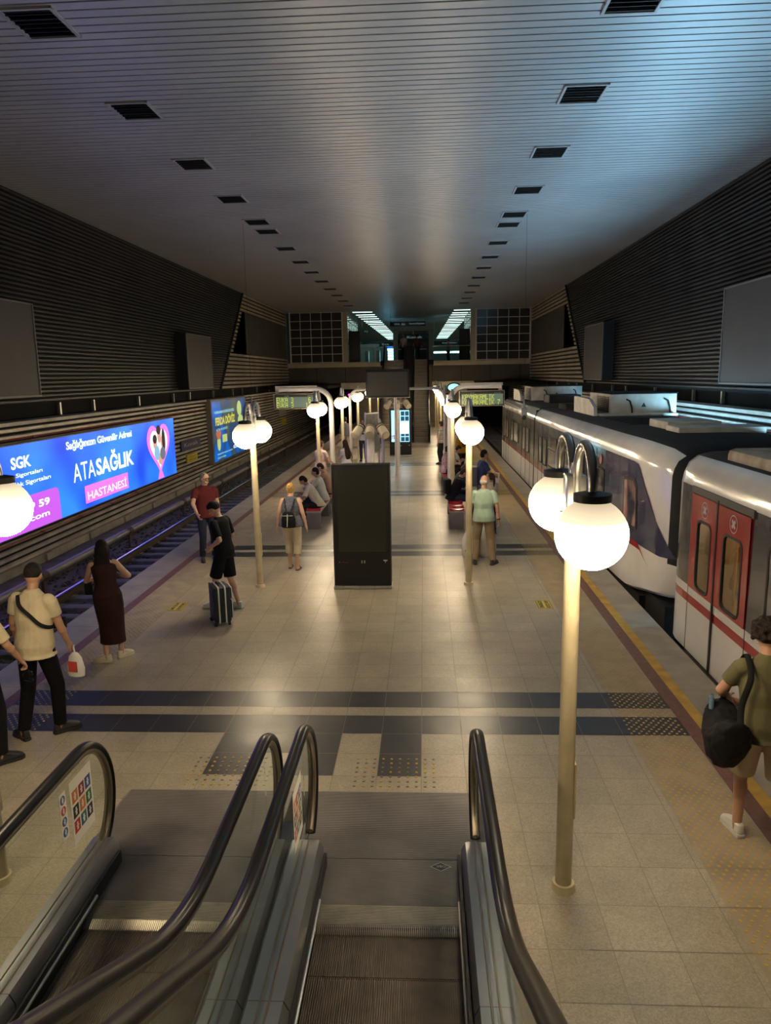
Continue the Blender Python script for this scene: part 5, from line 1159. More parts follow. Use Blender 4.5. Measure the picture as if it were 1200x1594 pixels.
def person(label, loc, rz, h=1.75, sex='m', pelvis=(0, 0, 0.95), lean=2, side=0, twist=0, feet=((-0.10, 0, 8), (0.10, 0, -8)), hands=((-0.27, 0.04, 0.80), (0.27, 0.04, 0.80)),
           elbows=((-0.6, -1, -0.2), (0.6, -1, -0.2)), knees=((0, 1, 0), (0, 1, 0)), head=(0, 0), vox=0.011, skin='tan', hair=('short', (0.015, 0.012, 0.01)), top=('tee', (0.3, 0.3, 0.3)), bottom=('trousers', (0.02, 0.02, 0.025)),
           shoes=('sneaker', (0.03, 0.03, 0.03)), bulk=1.0, curl=0.5, group=None, palms=(None, None), extra=None, ankle_z=(0.085, 0.085), glasses=False):
    t = thing('person', label, 'person', loc, rz, group); S = h/1.75; vox = vox/1.0
    V = lambda p: Vector(p)*S
    fem = sex == 'f'; shw = 0.165 if fem else 0.19; P = Vector(pelvis)
    lr = R(lean); sr = R(side)
    u = Vector((math.sin(sr), math.sin(lr)*math.cos(sr), math.cos(lr)*math.cos(sr))).normalized()
    tw = R(twist); rt = Vector((math.cos(tw), math.sin(tw), 0)); rt = (rt - u*rt.dot(u)).normalized(); fw = u.cross(rt)
    hipr = Vector((math.cos(tw*0.3), math.sin(tw*0.3), 0)); hipf = Vector((-hipr.y, hipr.x, 0))
    def tor(s, x=0, y=0):
        k = min(1, max(0, s/0.45)); r_ = hipr.lerp(rt, k).normalized(); 
        # spine starts more upright, then follows the lean
        return P + u*s + r_*x + fw*y
    sh = [tor(0.46, -shw), tor(0.46, shw)]; neck = tor(0.52, 0, 0.0); 
    hy, hp = R(head[0]), R(head[1])
    fdir = (fw*math.cos(hy) + rt*-math.sin(hy)); 
    hu = (u*0.6 + Vector((0, 0, 1))*0.4).normalized(); fdir = (fdir - hu*fdir.dot(hu)).normalized()
    # pitch: positive looks down
    hf = (fdir*math.cos(hp) - hu*math.sin(hp)).normalized(); hup = (hu*math.cos(hp) + fdir*math.sin(hp)).normalized(); hr = hf.cross(hup)
    hc = neck + hu*0.075 + hup*0.085 + hf*0.022
    HR = Matrix((hr, hf, hup)).transposed()
    hip = [P + hipr*-0.092 - Vector((0,0,0.02)), P + hipr*0.092 - Vector((0,0,0.02))]
    ank = [Vector((f[0], f[1], ankle_z[i])) for i, f in enumerate(feet)]
    kn = []
    for i in (0, 1): k_, a_ = ik(hip[i], ank[i], 0.44, 0.42, knees[i]); kn.append(k_); ank[i] = a_
    el = []; wr = []
    for i in (0, 1): e_, w_ = ik(sh[i], Vector(hands[i]), 0.285, 0.255, elbows[i]); el.append(e_); wr.append(w_)
    B = bulk; waist = 0.125 if fem else 0.145; hipw = 0.178 if fem else 0.165; che = 0.152 if fem else 0.17
    # torso rings: (s, half width, half depth, y offset)
    TR = [(-0.10, 0.10, 0.09, 0), (-0.06, hipw*0.92*B, 0.115*B, -0.005), (0.02, hipw*B, 0.122*B, -0.008), (0.10, (hipw+waist)/2*B, 0.108*B, 0.0), (0.17, waist*B, 0.10*B, 0.004),
          (0.27, (waist+che)/2*B, 0.108*B, 0.004), (0.36, che*B, (0.122 if fem else 0.116)*B, 0.008), (0.43, che*1.02, 0.098, 0.0), (0.475, che*0.90, 0.080, -0.006), (0.505, 0.105, 0.068, -0.006), (0.53, 0.070, 0.058, -0.004), (0.54, 0.058, 0.055, 0.0)]
    def ring(s, a, b, yo, n=20, g=0.0):
        k = min(1, max(0, s/0.45)); r_ = hipr.lerp(rt, k).normalized(); f_ = hipf.lerp(fw, k).normalized(); c = P + u*s + f_*yo
        return [(c + r_*math.cos(2*math.pi*i/n)*(a+g) + f_*math.sin(2*math.pi*i/n)*(b+g))*S for i in range(n)]
    # ---- body
    m = MB(); m.loft([ring(*q) for q in TR])
    m.cyl(V(tor(0.50)), V(hc - hup*0.03), 0.055*S, 0.050*S, 16)
    m.ell(V(hc + hup*0.015), tuple(c_*S for c_ in (0.074, 0.094, 0.105)), HR, 20, 14)
    m.ell(V(hc + hf*0.020 - hup*0.055), tuple(c_*S for c_ in (0.052, 0.064, 0.058)), HR, 16, 10)
    m.cyl(V(hc + hf*0.088 + hup*0.015), V(hc + hf*0.110 - hup*0.022), 0.007*S, 0.014*S, 8); m.ell(V(hc + hf*0.104 - hup*0.022), 0.013*S, n=8, k=6)
    for s in (-1, 1): m.ell(V(hc + hr*0.076*s - hup*0.005), tuple(c_*S for c_ in (0.010, 0.020, 0.030)), HR, 8, 6)
    for s in (-1, 1): m.ell(V(hc + hr*0.030*s + hf*0.088 - hup*0.062 + hup*0.0), tuple(c_*S for c_ in (0.02, 0.008, 0.006)), HR, 8, 6)
    for i in (0, 1):
        sg = -1 if i == 0 else 1
        m.cap(V(sh[i] - rt*sg*0.03 - u*0.008), V(sh[i] - rt*sg*0.008 - u*0.012), 0.050*S, 0.047*S); m.cap(V(sh[i] - rt*sg*0.008 - u*0.012), V(el[i]), 0.047*B*S, 0.040*S); m.cap(V(el[i]), V(wr[i]), 0.040*S, 0.026*S)
        fa = (wr[i]-el[i]).normalized(); m.ell(V(el[i] + fa*0.07), 0.043*S, n=12, k=8)
        # hand
        d = fa; pn = palms[i]
        pn = Vector(pn) if pn else rt*(-sg); pn = (pn - d*pn.dot(d)); pn = pn.normalized() if pn.length > 0.05 else fw
        w_ = pn.cross(d); 
        if w_.dot(hipf + Vector((0,0,0.6))) < 0: w_ = -w_
        pc = wr[i] + d*0.05; Rm = Matrix((w_, d, pn)).transposed()
        m.ell(V(pc), tuple(c_*S for c_ in (0.040, 0.056, 0.019)), Rm, 12, 8); m.cap(V(wr[i]), V(pc), 0.025*S, 0.022*S, 10)
        for q, (off, ln) in enumerate(((0.030, 0.072), (0.010, 0.080), (-0.010, 0.076), (-0.029, 0.060))):
            b0 = pc + d*0.042 + w_*off; c_ = curl*(0.9 + 0.12*q); dd = d
            for seg in range(3):
                an = c_*(0.6 if seg == 0 else 0.9); ax_ = dd*math.cos(an) + pn*math.sin(an); pn2 = (pn*math.cos(an) - dd*math.sin(an)) if seg == 0 else pn2*math.cos(an) - dd*math.sin(an)
                if seg: ax_ = dd*math.cos(an) + pnp*math.sin(an)
                b1 = b0 + ax_*ln*(0.42, 0.32, 0.26)[seg]; m.cap(V(b0), V(b1), (0.0098-0.001*seg)*S, (0.0092-0.001*seg)*S, 7); b0 = b1; dd = ax_; pnp = pn2
        tb_ = wr[i] + d*0.028 + w_*0.026; td = (d*0.65 + w_*0.6 + pn*0.35).normalized(); t1 = tb_ + td*0.040; td2 = (d*0.85 + w_*0.15 + pn*0.5).normalized()
        m.cap(V(tb_), V(t1), 0.0145*S, 0.0115*S, 8); m.cap(V(t1), V(t1 + td2*0.032), 0.0112*S, 0.009*S, 8)
        # leg
        m.cap(V(hip[i]), V(kn[i]), 0.084*B*S, 0.056*S, 14); m.cap(V(kn[i]), V(ank[i]), 0.052*S, 0.036*S, 14)
        ld = (ank[i]-kn[i]).normalized(); bk = -(Vector((0,1,0)) - ld*ld.y).normalized() if abs(ld.y) < 0.95 else Vector((0,0,-1))
        m.ell(V(kn[i] + ld*0.12 + bk*0.014), tuple(c_*S for c_ in (0.052, 0.052, 0.105)), Matrix((Vector((0,0,0)) + bk.cross(ld), bk, ld)).transposed(), 12, 8)
        yaw = R(feet[i][2]); td_ = Vector((-math.sin(yaw), math.cos(yaw), 0)); fz = ank[i].z - 0.085
        m.cap(V(ank[i] - td_*0.03 - Vector((0,0,0.045))), V(ank[i] + td_*0.09 + Vector((0,0,-0.058))), 0.034*S, 0.026*S); m.cap(V(ank[i]), V(ank[i] - Vector((0,0,0.04)) - td_*0.01), 0.036*S, 0.036*S)
        m.ell(V(ank[i] + td_*0.135 - Vector((0,0,0.066))), tuple(c_*S for c_ in (0.040, 0.05, 0.018)), Matrix.Rotation(yaw, 3, 'Z'), 12, 8)
    m.remesh('body', skinmat(skin), t, vox*S, 3)
    # ---- face
    if vox < 0.02:
        m = MB()
        for s in (-1, 1):
            m2 = MB(); m2.ell(V(hc + hr*0.030*s + hf*0.091 + hup*0.014), tuple(c_*S for c_ in (0.013, 0.007, 0.008)), HR, 8, 6); m2.build('eye', mat('eye_dark', (0.03, 0.02, 0.015), 0.2), t)
            m2 = MB(); m2.ell(V(hc + hr*0.030*s + hf*0.092 + hup*0.033), tuple(c_*S for c_ in (0.018, 0.006, 0.004)), HR, 8, 6); m2.build('eyebrow', mat('brow_%d' % int(hair[1][0]*999), hair[1], 0.8), t)
        m2 = MB(); m2.ell(V(hc + hf*0.080 - hup*0.058), tuple(c_*S for c_ in (0.022, 0.008, 0.008)), HR, 10, 6); m2.build('mouth', mat('lips', (0.35, 0.11, 0.09), 0.5), t)
    if glasses:
        m2 = MB()
        for s in (-1, 1):
            c0 = hc + hr*0.032*s + hf*0.106 + hup*0.012; m2.tube([V(c0 + hr*0.024*math.cos(a) + hup*0.016*math.sin(a)) for a in [2*math.pi*i/12 for i in range(13)]], 0.0025*S, 5)
            m2.tube([V(c0 + hr*0.024*s), V(hc + hr*0.078*s + hf*0.0 + hup*0.012)], 0.0025*S, 5)
        m2.tube([V(hc - hr*0.01 + hf*0.107 + hup*0.014), V(hc + hr*0.01 + hf*0.107 + hup*0.014)], 0.0025*S, 5); m2.build('glasses', M_blk, t)
    # ---- hair
    hs, hcol = hair; hm = mat('hair_%d_%d' % (int(hcol[0]*999), int(hcol[1]*999)), hcol, 0.75, spec=0.2, noise_amt=0.35, nscale=30, bump=0.5, bscale=70)
    m = MB(); hv = max(0.008, vox*0.8)
    if hs in ('short', 'fade', 'cap'):
        m.ell(V(hc - hf*0.016 + hup*0.035), tuple(c_*S for c_ in (0.080, 0.092, 0.096)), HR, 20, 12)
        if hs == 'short': m.ell(V(hc - hf*0.035 - hup*0.005), tuple(c_*S for c_ in (0.077, 0.072, 0.088)), HR, 18, 12)
        if hs == 'fade': m.ell(V(hc + hf*0.02 + hup*0.075), tuple(c_*S for c_ in (0.064, 0.070, 0.052)), HR, 16, 10)
        if hs == 'cap': m.ell(V(hc + hf*0.020 + hup*0.065), tuple(c_*S for c_ in (0.080, 0.076, 0.058)), HR, 16, 10); m.ell(V(hc - hf*0.03 + hup*0.03), tuple(c_*S for c_ in (0.086, 0.085, 0.085)), HR, 16, 10)
    elif hs == 'balding':
        m.ell(V(hc - hf*0.030 - hup*0.012), tuple(c_*S for c_ in (0.081, 0.074, 0.060)), HR, 20, 12)
    elif hs == 'curly':
        rnd = random.Random(3)
        m.ell(V(hc - hf*0.02 + hup*0.03), tuple(c_*S for c_ in (0.085, 0.09, 0.10)), HR, 18, 12)
        for q in range(210):
            th = rnd.uniform(0, 2*math.pi); ph = math.acos(rnd.uniform(-0.55, 1)); dv = hr*math.sin(ph)*math.cos(th) + hf*math.sin(ph)*math.sin(th) + hup*math.cos(ph)
            if dv.dot(hf) > 0.45 and dv.dot(hup) < 0.35: continue
            m.ell(V(hc - hf*0.015 + hup*0.035 + dv*rnd.uniform(0.092, 0.118)), rnd.uniform(0.014, 0.024)*S, n=7, k=5)
    elif hs == 'long':
        m.ell(V(hc - hf*0.014 + hup*0.028), tuple(c_*S for c_ in (0.085, 0.098, 0.10)), HR, 20, 12); m.ell(V(hc - hf*0.035 - hup*0.03), tuple(c_*S for c_ in (0.086, 0.07, 0.10)), HR, 18, 12)
        bk = -fw
        a_ = hc - hf*0.05 - hup*0.04; 
        L = [a_, a_ + bk*0.04 - Z_*0.12, a_ + bk*0.085 - Z_*0.24, a_ + bk*0.10 - Z_*0.36, a_ + bk*0.10 - Z_*0.47, a_ + bk*0.09 - Z_*0.54]; wd = [0.082, 0.10, 0.12, 0.115, 0.085, 0.03]
        rs = []
        for c_, w_ in zip(L, wd): rs.append([V(c_ + rt*math.cos(q*math.pi/9)*w_ + fw*math.sin(q*math.pi/9)*w_*0.38) for q in range(18)])
        m.loft(rs)
        for s in (-1, 1): m.cap(V(hc + hr*0.07*s - hf*0.01), V(hc + hr*0.085*s - Z_*0.2 - hf*0.03), 0.028*S, 0.022*S)
    elif hs == 'bun':
        m.ell(V(hc - hf*0.014 + hup*0.028), tuple(c_*S for c_ in (0.082, 0.095, 0.096)), HR, 20, 12); m.ell(V(hc - hf*0.035 - hup*0.01), tuple(c_*S for c_ in (0.080, 0.07, 0.085)), HR, 18, 12)
        bc = hc - hf*0.105 + hup*0.035; pts_ = []
        for q in range(26): a = q*0.5; rr = 0.052 - 0.0017*q; pts_.append(V(bc - hf*0.0012*q + hr*rr*math.cos(a) + hup*rr*math.sin(a)))
        m.tube(pts_, 0.019*S, 8)
    elif hs == 'ponytail':
        m.ell(V(hc - hf*0.014 + hup*0.028), tuple(c_*S for c_ in (0.082, 0.095, 0.096)), HR, 20, 12); m.ell(V(hc - hf*0.035 - hup*0.01), tuple(c_*S for c_ in (0.080, 0.07, 0.085)), HR, 18, 12)
        m.tube([V(hc - hf*0.09 + hup*0.05), V(hc - hf*0.14 + hup*0.02), V(hc - hf*0.15 - Z_*0.12), V(hc - hf*0.13 - Z_*0.3)], [0.02*S, 0.035*S, 0.035*S, 0.012*S], 10)
    m.remesh('hair', hm, t, hv*S, 2)
    # ---- clothes
    kind, colr = top[0], top[1]; opt = top[2] if len(top) > 2 else {}
    cm = opt.get('mat') or clothmat('%s_%d_%d_%d' % (kind, int(colr[0]*999), int(colr[1]*999), int(colr[2]*999)), colr)
    gs = 0.016
    m = MB()
    if kind in ('tee', 'polo', 'tank', 'shirt'):
        hem = opt.get('hem', -0.07); lo = opt.get('loose', 0.022)
        rs = [ring(hem, hipw*B + lo, 0.118*B + lo, -0.004, g=0.006 if hem > -0.09 else 0.020)] + [ring(s, a + (lo if s < 0.3 else gs)*0.9, b + (lo if s < 0.3 else gs)*0.9, yo) for s, a, b, yo in TR if s > hem + 0.03 and s < 0.50] + [ring(0.505, 0.120, 0.082, -0.006), ring(0.530, 0.086, 0.073, -0.005), ring(0.536 if kind != 'polo' else 0.552, 0.072 if kind != 'polo' else 0.066, 0.069 if kind != 'polo' else 0.066, -0.003)]
        # fabric hangs straight from the chest: never narrower than 94% of the hem
        m.loft(rs)
        if kind == 'polo':
            m.loft([ring(0.49, 0.092, 0.075, -0.006), ring(0.535, 0.066, 0.066, -0.004), ring(0.535, 0.062, 0.062, -0.004)])
        if kind != 'tank':
            fr = opt.get('sleeve', 0.62)
            for i in (0, 1):
                sg = -1 if i == 0 else 1; e = sh[i].lerp(el[i], fr) if fr <= 1 else el[i]
                m.ell(V(sh[i] - rt*sg*0.018 - u*0.010), 0.066*S, n=14, k=10)
                m.cyl(V(sh[i] - u*0.010), V(e), 0.064*S, (0.062 if fr <= 1 else 0.052)*S, 16)
                if fr > 1: m.ell(V(el[i]), 0.052*S, n=12, k=8); m.cyl(V(el[i]), V(el[i].lerp(wr[i], fr-1)), 0.052*S, 0.04*S, 14)
        m.remesh('shirt' if kind != 'tank' else 'top', cm, t, max(vox, 0.010)*S, 3)
    elif kind == 'dress':
        hem_z = opt.get('hem_z', 0.22); rs = []
        mk = (kn[0] + kn[1])/2; ma = (ank[0]+ank[1])/2
        for z, w_, d_ in ((hem_z, 0.175, 0.15), (0.35, 0.17, 0.15), (0.5, 0.175, 0.15), (0.7, 0.19, 0.155), (0.80, 0.198, 0.158)):
            c = (ma.lerp(mk, min(1, z/0.5)) if z < 0.5 else mk.lerp(P, (z-0.5)/0.47)); rs.append([V((c.x + math.cos(q*math.pi/10)*w_, c.y + math.sin(q*math.pi/10)*d_, z)) for q in range(20)])
        rs += [ring(s, a+0.018, b+0.024, yo) for s, a, b, yo in TR if -0.04 < s < 0.45] + [ring(0.47, che*0.80, 0.085, -0.006)]
        m.loft(rs)
        for i in (0, 1): m.cap(V(tor(0.44, (-1 if i == 0 else 1)*0.095, 0.0)), V(tor(0.475, (-1 if i == 0 else 1)*0.09, 0.0)), 0.055*S, 0.045*S)
        m.remesh('dress', cm, t, max(vox, 0.010)*S, 3)
    if bottom:
        bk_, bc_ = bottom[0], bottom[1]; bm_ = clothmat('b_%s_%d_%d_%d' % (bk_, int(bc_[0]*999), int(bc_[1]*999), int(bc_[2]*999)), bc_)
        m = MB(); g2 = 0.012 if kind != 'tank' else 0.010
        m.loft([ring(s, a+g2, b+g2, yo) for s, a, b, yo in TR if s < 0.12])
        lw = bottom[2] if len(bottom) > 2 else 1.0
        for i in (0, 1):
            m.ell(V(hip[i]), 0.094*B*S, n=14, k=10)
            if bk_ == 'shorts': m.cyl(V(hip[i]), V(hip[i].lerp(kn[i], 0.95)), 0.097*B*S, 0.088*lw*S, 16)
            else:
                e = {'trousers': 0.97, 'capri': 0.45}[bk_]
                m.cyl(V(hip[i]), V(kn[i]), 0.097*B*S, 0.070*lw*S, 16); m.ell(V(kn[i]), 0.070*lw*S, n=14, k=10); m.cyl(V(kn[i]), V(kn[i].lerp(ank[i], e)), 0.070*lw*S, (0.060 if bk_ == 'trousers' else 0.068)*lw*S, 16)
        m.remesh({'shorts': 'shorts'}.get(bk_, 'trousers'), bm_, t, max(vox, 0.010)*S, 2)
    sk, sc = shoes
    for i in (0, 1):
        yaw = R(feet[i][2]); M3 = Matrix.Rotation(yaw, 3, 'Z'); a0 = ank[i] - Vector((0, 0, 0.085)); m = MB(); m_s = mat('shoe_%d_%d' % (int(sc[0]*999), int(sc[2]*999)), sc, 0.55)
        def pt(x, y, z): return V(a0 + M3 @ Vector((x, y, z)))
        out = [(0, -0.075), (0.030, -0.065), (0.038, -0.02), (0.036, 0.04), (0.046, 0.11), (0.042, 0.165), (0.022, 0.195), (0, 0.203), (-0.022, 0.195), (-0.040, 0.165), (-0.042, 0.11), (-0.034, 0.04), (-0.036, -0.02), (-0.030, -0.065)]
        if sk == 'sandal':
            m.loft([[pt(x*0.95, y*0.95, z) for x, y in out] for z in (0.002, 0.02)]); m.tube([pt(-0.042, 0.10, 0.015), pt(-0.02, 0.10, 0.05), pt(0.02, 0.10, 0.05), pt(0.042, 0.10, 0.015)], 0.008*S, 6); m.build('sandal', m_s, t)
        else:
            m.loft([[pt(x*k, y*(k if y < 0 else 1) , z) for x, y in out] for z, k in ((0.002, 1.0), (0.014, 1.06), (0.032, 1.02))]); so = m.build('shoe', m_s, t)
            q = MB(); rr = []
            q.loft([[pt(x*0.96, y*0.97, 0.03) for x, y in out], [pt(x*0.95, y*0.94, 0.055) for x, y in out], [pt(x*0.86, (y if y < 0.05 else 0.05+(y-0.05)*0.72)*0.92, 0.078) for x, y in out], [pt(x*0.9, (y if y < 0.03 else 0.03+(y-0.03)*0.25)*0.85, 0.108) for x, y in out]])
            q.remesh('shoe_upper', m_s, so, 0.007*S if vox < 0.012 else 0.012*S, 4)
            if sum(sc) > 1: pass
    J = dict(P=P*S, sh=[p*S for p in sh], el=[p*S for p in el], wr=[p*S for p in wr], hc=hc*S, u=u, rt=rt, fw=fw, S=S, tor=lambda s, x=0, y=0: tor(s, x, y)*S, ank=[p*S for p in ank])
    return t, J
def worn(name, label, cat, t, group=None):
    """a carried or worn thing gets its own empty where its wearer stands"""
    return thing(name, label, cat, tuple(t.location), math.degrees(t.rotation_euler.z), group)
def hand_end(J, i, d=0.10):
    return J['wr'][i] + (J['wr'][i]-J['el'][i]).normalized()*d*J['S']
def strap(pts, w, th, m, parent, name='strap'):
    b = MB(); pts = [Vector(p) for p in pts]
    # smooth the path
    q = []
    for i in range(len(pts)-1):
        p0, p1, p2, p3 = pts[max(i-1,0)], pts[i], pts[i+1], pts[min(i+2, len(pts)-1)]
        for k in range(6):
            s = k/6; q.append(0.5*((2*p1) + (p2-p0)*s + (2*p0-5*p1+4*p2-p3)*s*s + (3*p1-p0-3*p2+p3)*s**3))
    q.append(pts[-1]); b.tube(q, w/2, 8, ry=th/2); return b.build(name, m, parent)

# ---- 1 man with the black shoulder bag, right foreground
t, J = person('person seen from behind with curly dark hair, olive polo and black shoulder bag', (2.52, 5.26, 0), -4, 1.73, lean=3, feet=((-0.13, 0.05, 12), (0.17, -0.10, -10)),
    hands=((-0.17, 0.30, 1.02), (0.20, 0.25, 0.95)), elbows=((-1, -0.5, -0.2), (0.8, -0.6, -0.3)), head=(8, 12), vox=0.0075, hair=('curly', (0.018, 0.012, 0.010)), skin='tan',
    top=('polo', (0.115, 0.105, 0.055), {'loose': 0.035, 'hem': -0.10, 'shoe_upper': (0.6, 0.58, 0.5)}), bottom=('shorts', (0.48, 0.40, 0.29), 1.12), shoes=('sneaker', (0.62, 0.6, 0.56)), bulk=1.06)
b = worn('shoulder_bag', 'large black shoulder bag hanging at the hip of the person in olive', 'bag', t); S = J['S']
M_bag = mat('bag_black', (0.006, 0.006, 0.007), 0.8, spec=0.25, noise_amt=0.2, nscale=8, bump=0.6, bscale=9)
m = MB(); c = Vector((-0.29, -0.05, 0.87))
rs = []
for k in range(13):
    a = math.pi*k/12; w_ = 0.26*math.sin(a)**0.55 + 0.004; yy = -0.235*math.cos(a); rs.append([c + Vector((math.cos(q*math.pi/9)*0.165*math.sin(a)**0.6 - 0.02*math.cos(a) + 0.012*math.sin(q*2.1+k), yy*1.05, 0.13*abs(math.cos(a))**1.5 + 0.012*math.sin(k*2.3+q) + math.sin(q*math.pi/9)*w_*(0.50 if math.sin(q*math.pi/9) > 0 else 0.98))) for q in range(18)])
m.loft(rs); m.remesh('bag_body', M_bag, b, 0.009, 6)
for q in (0,): 
    s0 = J['sh'][0] + Vector((0.035, 0, 0.055))
    strap([c + Vector((0.03, -0.20, 0.10)), Vector((-0.235, -0.165, 1.15)), Vector((-0.175, -0.135, 1.35)), s0 + Vector((0, -0.03, 0.0)), s0 + Vector((0, 0.05, 0)), Vector((-0.20, 0.14, 1.25)), c + Vector((0.0, 0.20, 0.12))], 0.045, 0.012, M_bag, b)
m = MB(); m.cyl(c + Vector((-0.07, 0.14, 0.05)), c + Vector((-0.07, 0.15, 0.22)), 0.022, 0.02, 12); m.cyl(c + Vector((-0.07, 0.15, 0.22)), c + Vector((-0.07, 0.153, 0.25)), 0.014, n=10); m.build('water_bottle', mat('bottle_blue', (0.25, 0.42, 0.6), 0.1, trans=0.6), b)
# ---- 2 man in the cream shirt with a cross-body strap
t, J = person('person seen from behind in cream polo and black trousers, dark strap across the back', (-3.88, 6.80, 0), -10, 1.80, lean=4, feet=((-0.15, -0.10, 65), (0.11, 0.10, -35)), knees=((-0.2, 1, 0), (0.2, 1, 0)),
    hands=((-0.34, 0.16, 0.84), (0.20, 0.24, 0.86)), elbows=((-0.8, -1, -0.2), (0.5, -1, -0.2)), head=(14, 18), vox=0.0085, hair=('fade', (0.016, 0.013, 0.012)), skin='tan',
    top=('polo', (0.50, 0.43, 0.29), {'loose': 0.038, 'hem': -0.10}), bottom=('trousers', (0.006, 0.006, 0.007), 1.0), shoes=('sneaker', (0.02, 0.02, 0.02)))
b = worn('crossbody_strap', 'black cross-body bag strap over the cream polo shirt', 'bag', t)
T_ = J['tor']; strap([T_(0.50, -0.10, -0.075), T_(0.42, -0.03, -0.150), T_(0.33, 0.075, -0.150), T_(0.24, 0.155, -0.115), T_(0.19, 0.185, -0.02), T_(0.18, 0.17, 0.10)], 0.038, 0.01, M_bag, b)
m = MB(); p = T_(0.18, 0.12, 0.18); m.bbox(p.x-0.09, p.y-0.03, p.z-0.06, p.x+0.09, p.y+0.035, p.z+0.06, 0.015); m.build('pouch', M_bag, b)
b = worn('plastic_bag', 'small white plastic bag with red print beside the black trousers', 'bag', t)
m = MB(); p = hand_end(J, 1, 0.09); p = Vector(p) + Vector((0.02, 0.02, 0)); rs = []
for z, w_, d_ in ((-0.05, 0.03, 0.015), (-0.10, 0.075, 0.03), (-0.22, 0.10, 0.05), (-0.30, 0.09, 0.045), (-0.31, 0.05, 0.02)): rs.append([p + Vector((math.cos(q*math.pi/6)*w_, math.sin(q*math.pi/6)*d_, z)) for q in range(12)])
m.loft(rs); m.build('bag_body', mat('plastic_white', (0.62, 0.6, 0.6), 0.35, bump=0.5, bscale=14), b); m = MB(); m.box(p.x-0.05, p.y-0.056, p.z-0.24, p.x+0.05, p.y-0.050, p.z-0.13); m.build('red_print', mat('print_red', (0.5, 0.06, 0.05), 0.5), b, False)
m = MB(); m.tube([p + Vector((0, 0, -0.05)), p + Vector((-0.01, 0, 0.01)), p + Vector((0, 0, 0.03))], 0.008, 6); m.build('handle', MATS['plastic_white'], b)
# ---- 3 man cut by the left edge, backpack
t, J = person('person at the left photo edge in cream t-shirt and black trousers, holding sunglasses', (-4.17, 6.27, 0), -8, 1.76, lean=3, feet=((-0.12, 0.05, 10), (0.16, 0.0, -40)),
    hands=((-0.28, 0.1, 0.85), (0.27, 0.26, 0.94)), elbows=((-0.6, -1, -0.2), (0.7, -0.8, -0.6)), palms=(None, (-0.3, 0, -1)), head=(0, 10), vox=0.0085, curl=0.9, skin='tan', top=('tee', (0.50, 0.42, 0.28), {'loose': 0.032, 'sleeve': 0.85, 'hem': -0.10}), bottom=('trousers', (0.007, 0.007, 0.009)), shoes=('sneaker', (0.02, 0.02, 0.02)))
b = worn('backpack', 'dark blue-grey backpack on the person at the left photo edge', 'backpack', t); T_ = J['tor']
m = MB(); p = T_(0.24, -0.02, -0.23); m.bbox(p.x-0.17, p.y-0.10, p.z-0.24, p.x+0.17, p.y+0.08, p.z+0.24, 0.05); m.remesh('pack', mat('pack_dark', (0.03, 0.035, 0.045), 0.6, bump=0.4, bscale=9), b, 0.012, 5)
for s in (-1, 1): strap([T_(0.42, 0.11*s, -0.15), T_(0.53, 0.12*s, -0.02), T_(0.44, 0.13*s, 0.13), T_(0.2, 0.15*s, 0.15), T_(0.08, 0.17*s, 0.0), T_(0.06, 0.13*s, -0.15)], 0.05, 0.014, MATS['pack_dark'], b)
b = worn('sunglasses', 'dark sunglasses dangling from the hand at the left photo edge', 'sunglasses', t)
p = hand_end(J, 1, 0.13) + Vector((0.0, 0.0, -0.02)); m = MB()
for q in (0, 1): m.ell(p + Vector((0.03, 0, -0.045 - q*0.062)), (0.026, 0.006, 0.026), n=12, k=8)
m.build('lens', mat('lens_dark', (0.01, 0.01, 0.02), 0.1), b); m = MB(); m.tube([p + Vector((0.02, 0, -0.02)), p + Vector((-0.03, 0, -0.03)), p + Vector((-0.06, 0, -0.06)), p + Vector((-0.06, 0, -0.08))], 0.003, 5); m.tube([p + Vector((0.02, 0, -0.13)), p + Vector((-0.05, 0, -0.12))], 0.003, 5); m.tube([p, p + Vector((0.02, 0, -0.02))], 0.003, 5); m.build('temple', M_blk, b)
# ---- 4 woman in the long dark dress
t, J = person('person with long dark hair in a long brown sleeveless dress and cream sneakers', (-4.02, 8.86, 0), 18, 1.60, sex='f', lean=4, side=-3, pelvis=(-0.02, 0, 0.94), feet=((-0.09, -0.07, 80), (0.10, 0.05, -50)),
    hands=((-0.10, 0.30, 1.16), (0.12, 0.32, 1.14)), elbows=((-1, -0.5, -0.6), (1, -0.5, -0.6)), head=(0, 30), vox=0.008, skin='fair', hair=('long', (0.012, 0.008, 0.008)), curl=0.9, top=('dress', (0.035, 0.015, 0.013), {'hem_z': 0.25}), bottom=None, shoes=('sneaker', (0.62, 0.56, 0.42)))
b = worn('handbag', 'small black handbag at the side of the long brown dress', 'bag', t); m = MB(); m.bbox(-0.30, 0.10, 0.86, -0.20, 0.20, 1.02, 0.02); m.build('bag_body', M_bag, b)
strap([(-0.25, 0.15, 1.02), (-0.2, 0.12, 1.2), (-0.12, 0.05, 1.35), (-0.13, -0.02, 1.37)], 0.012, 0.006, M_bag, b)
b = worn('smartphone', 'phone held by the person in the long brown dress', 'phone', t); p = (J['wr'][0] + J['wr'][1])/2 + Vector((0, 0.09, 0.06)); m = MB(); m.bbox(p.x-0.036, p.y-0.004, p.z-0.07, p.x+0.036, p.y+0.004, p.z+0.07, 0.004); m.build('phone_body', M_blk, b)
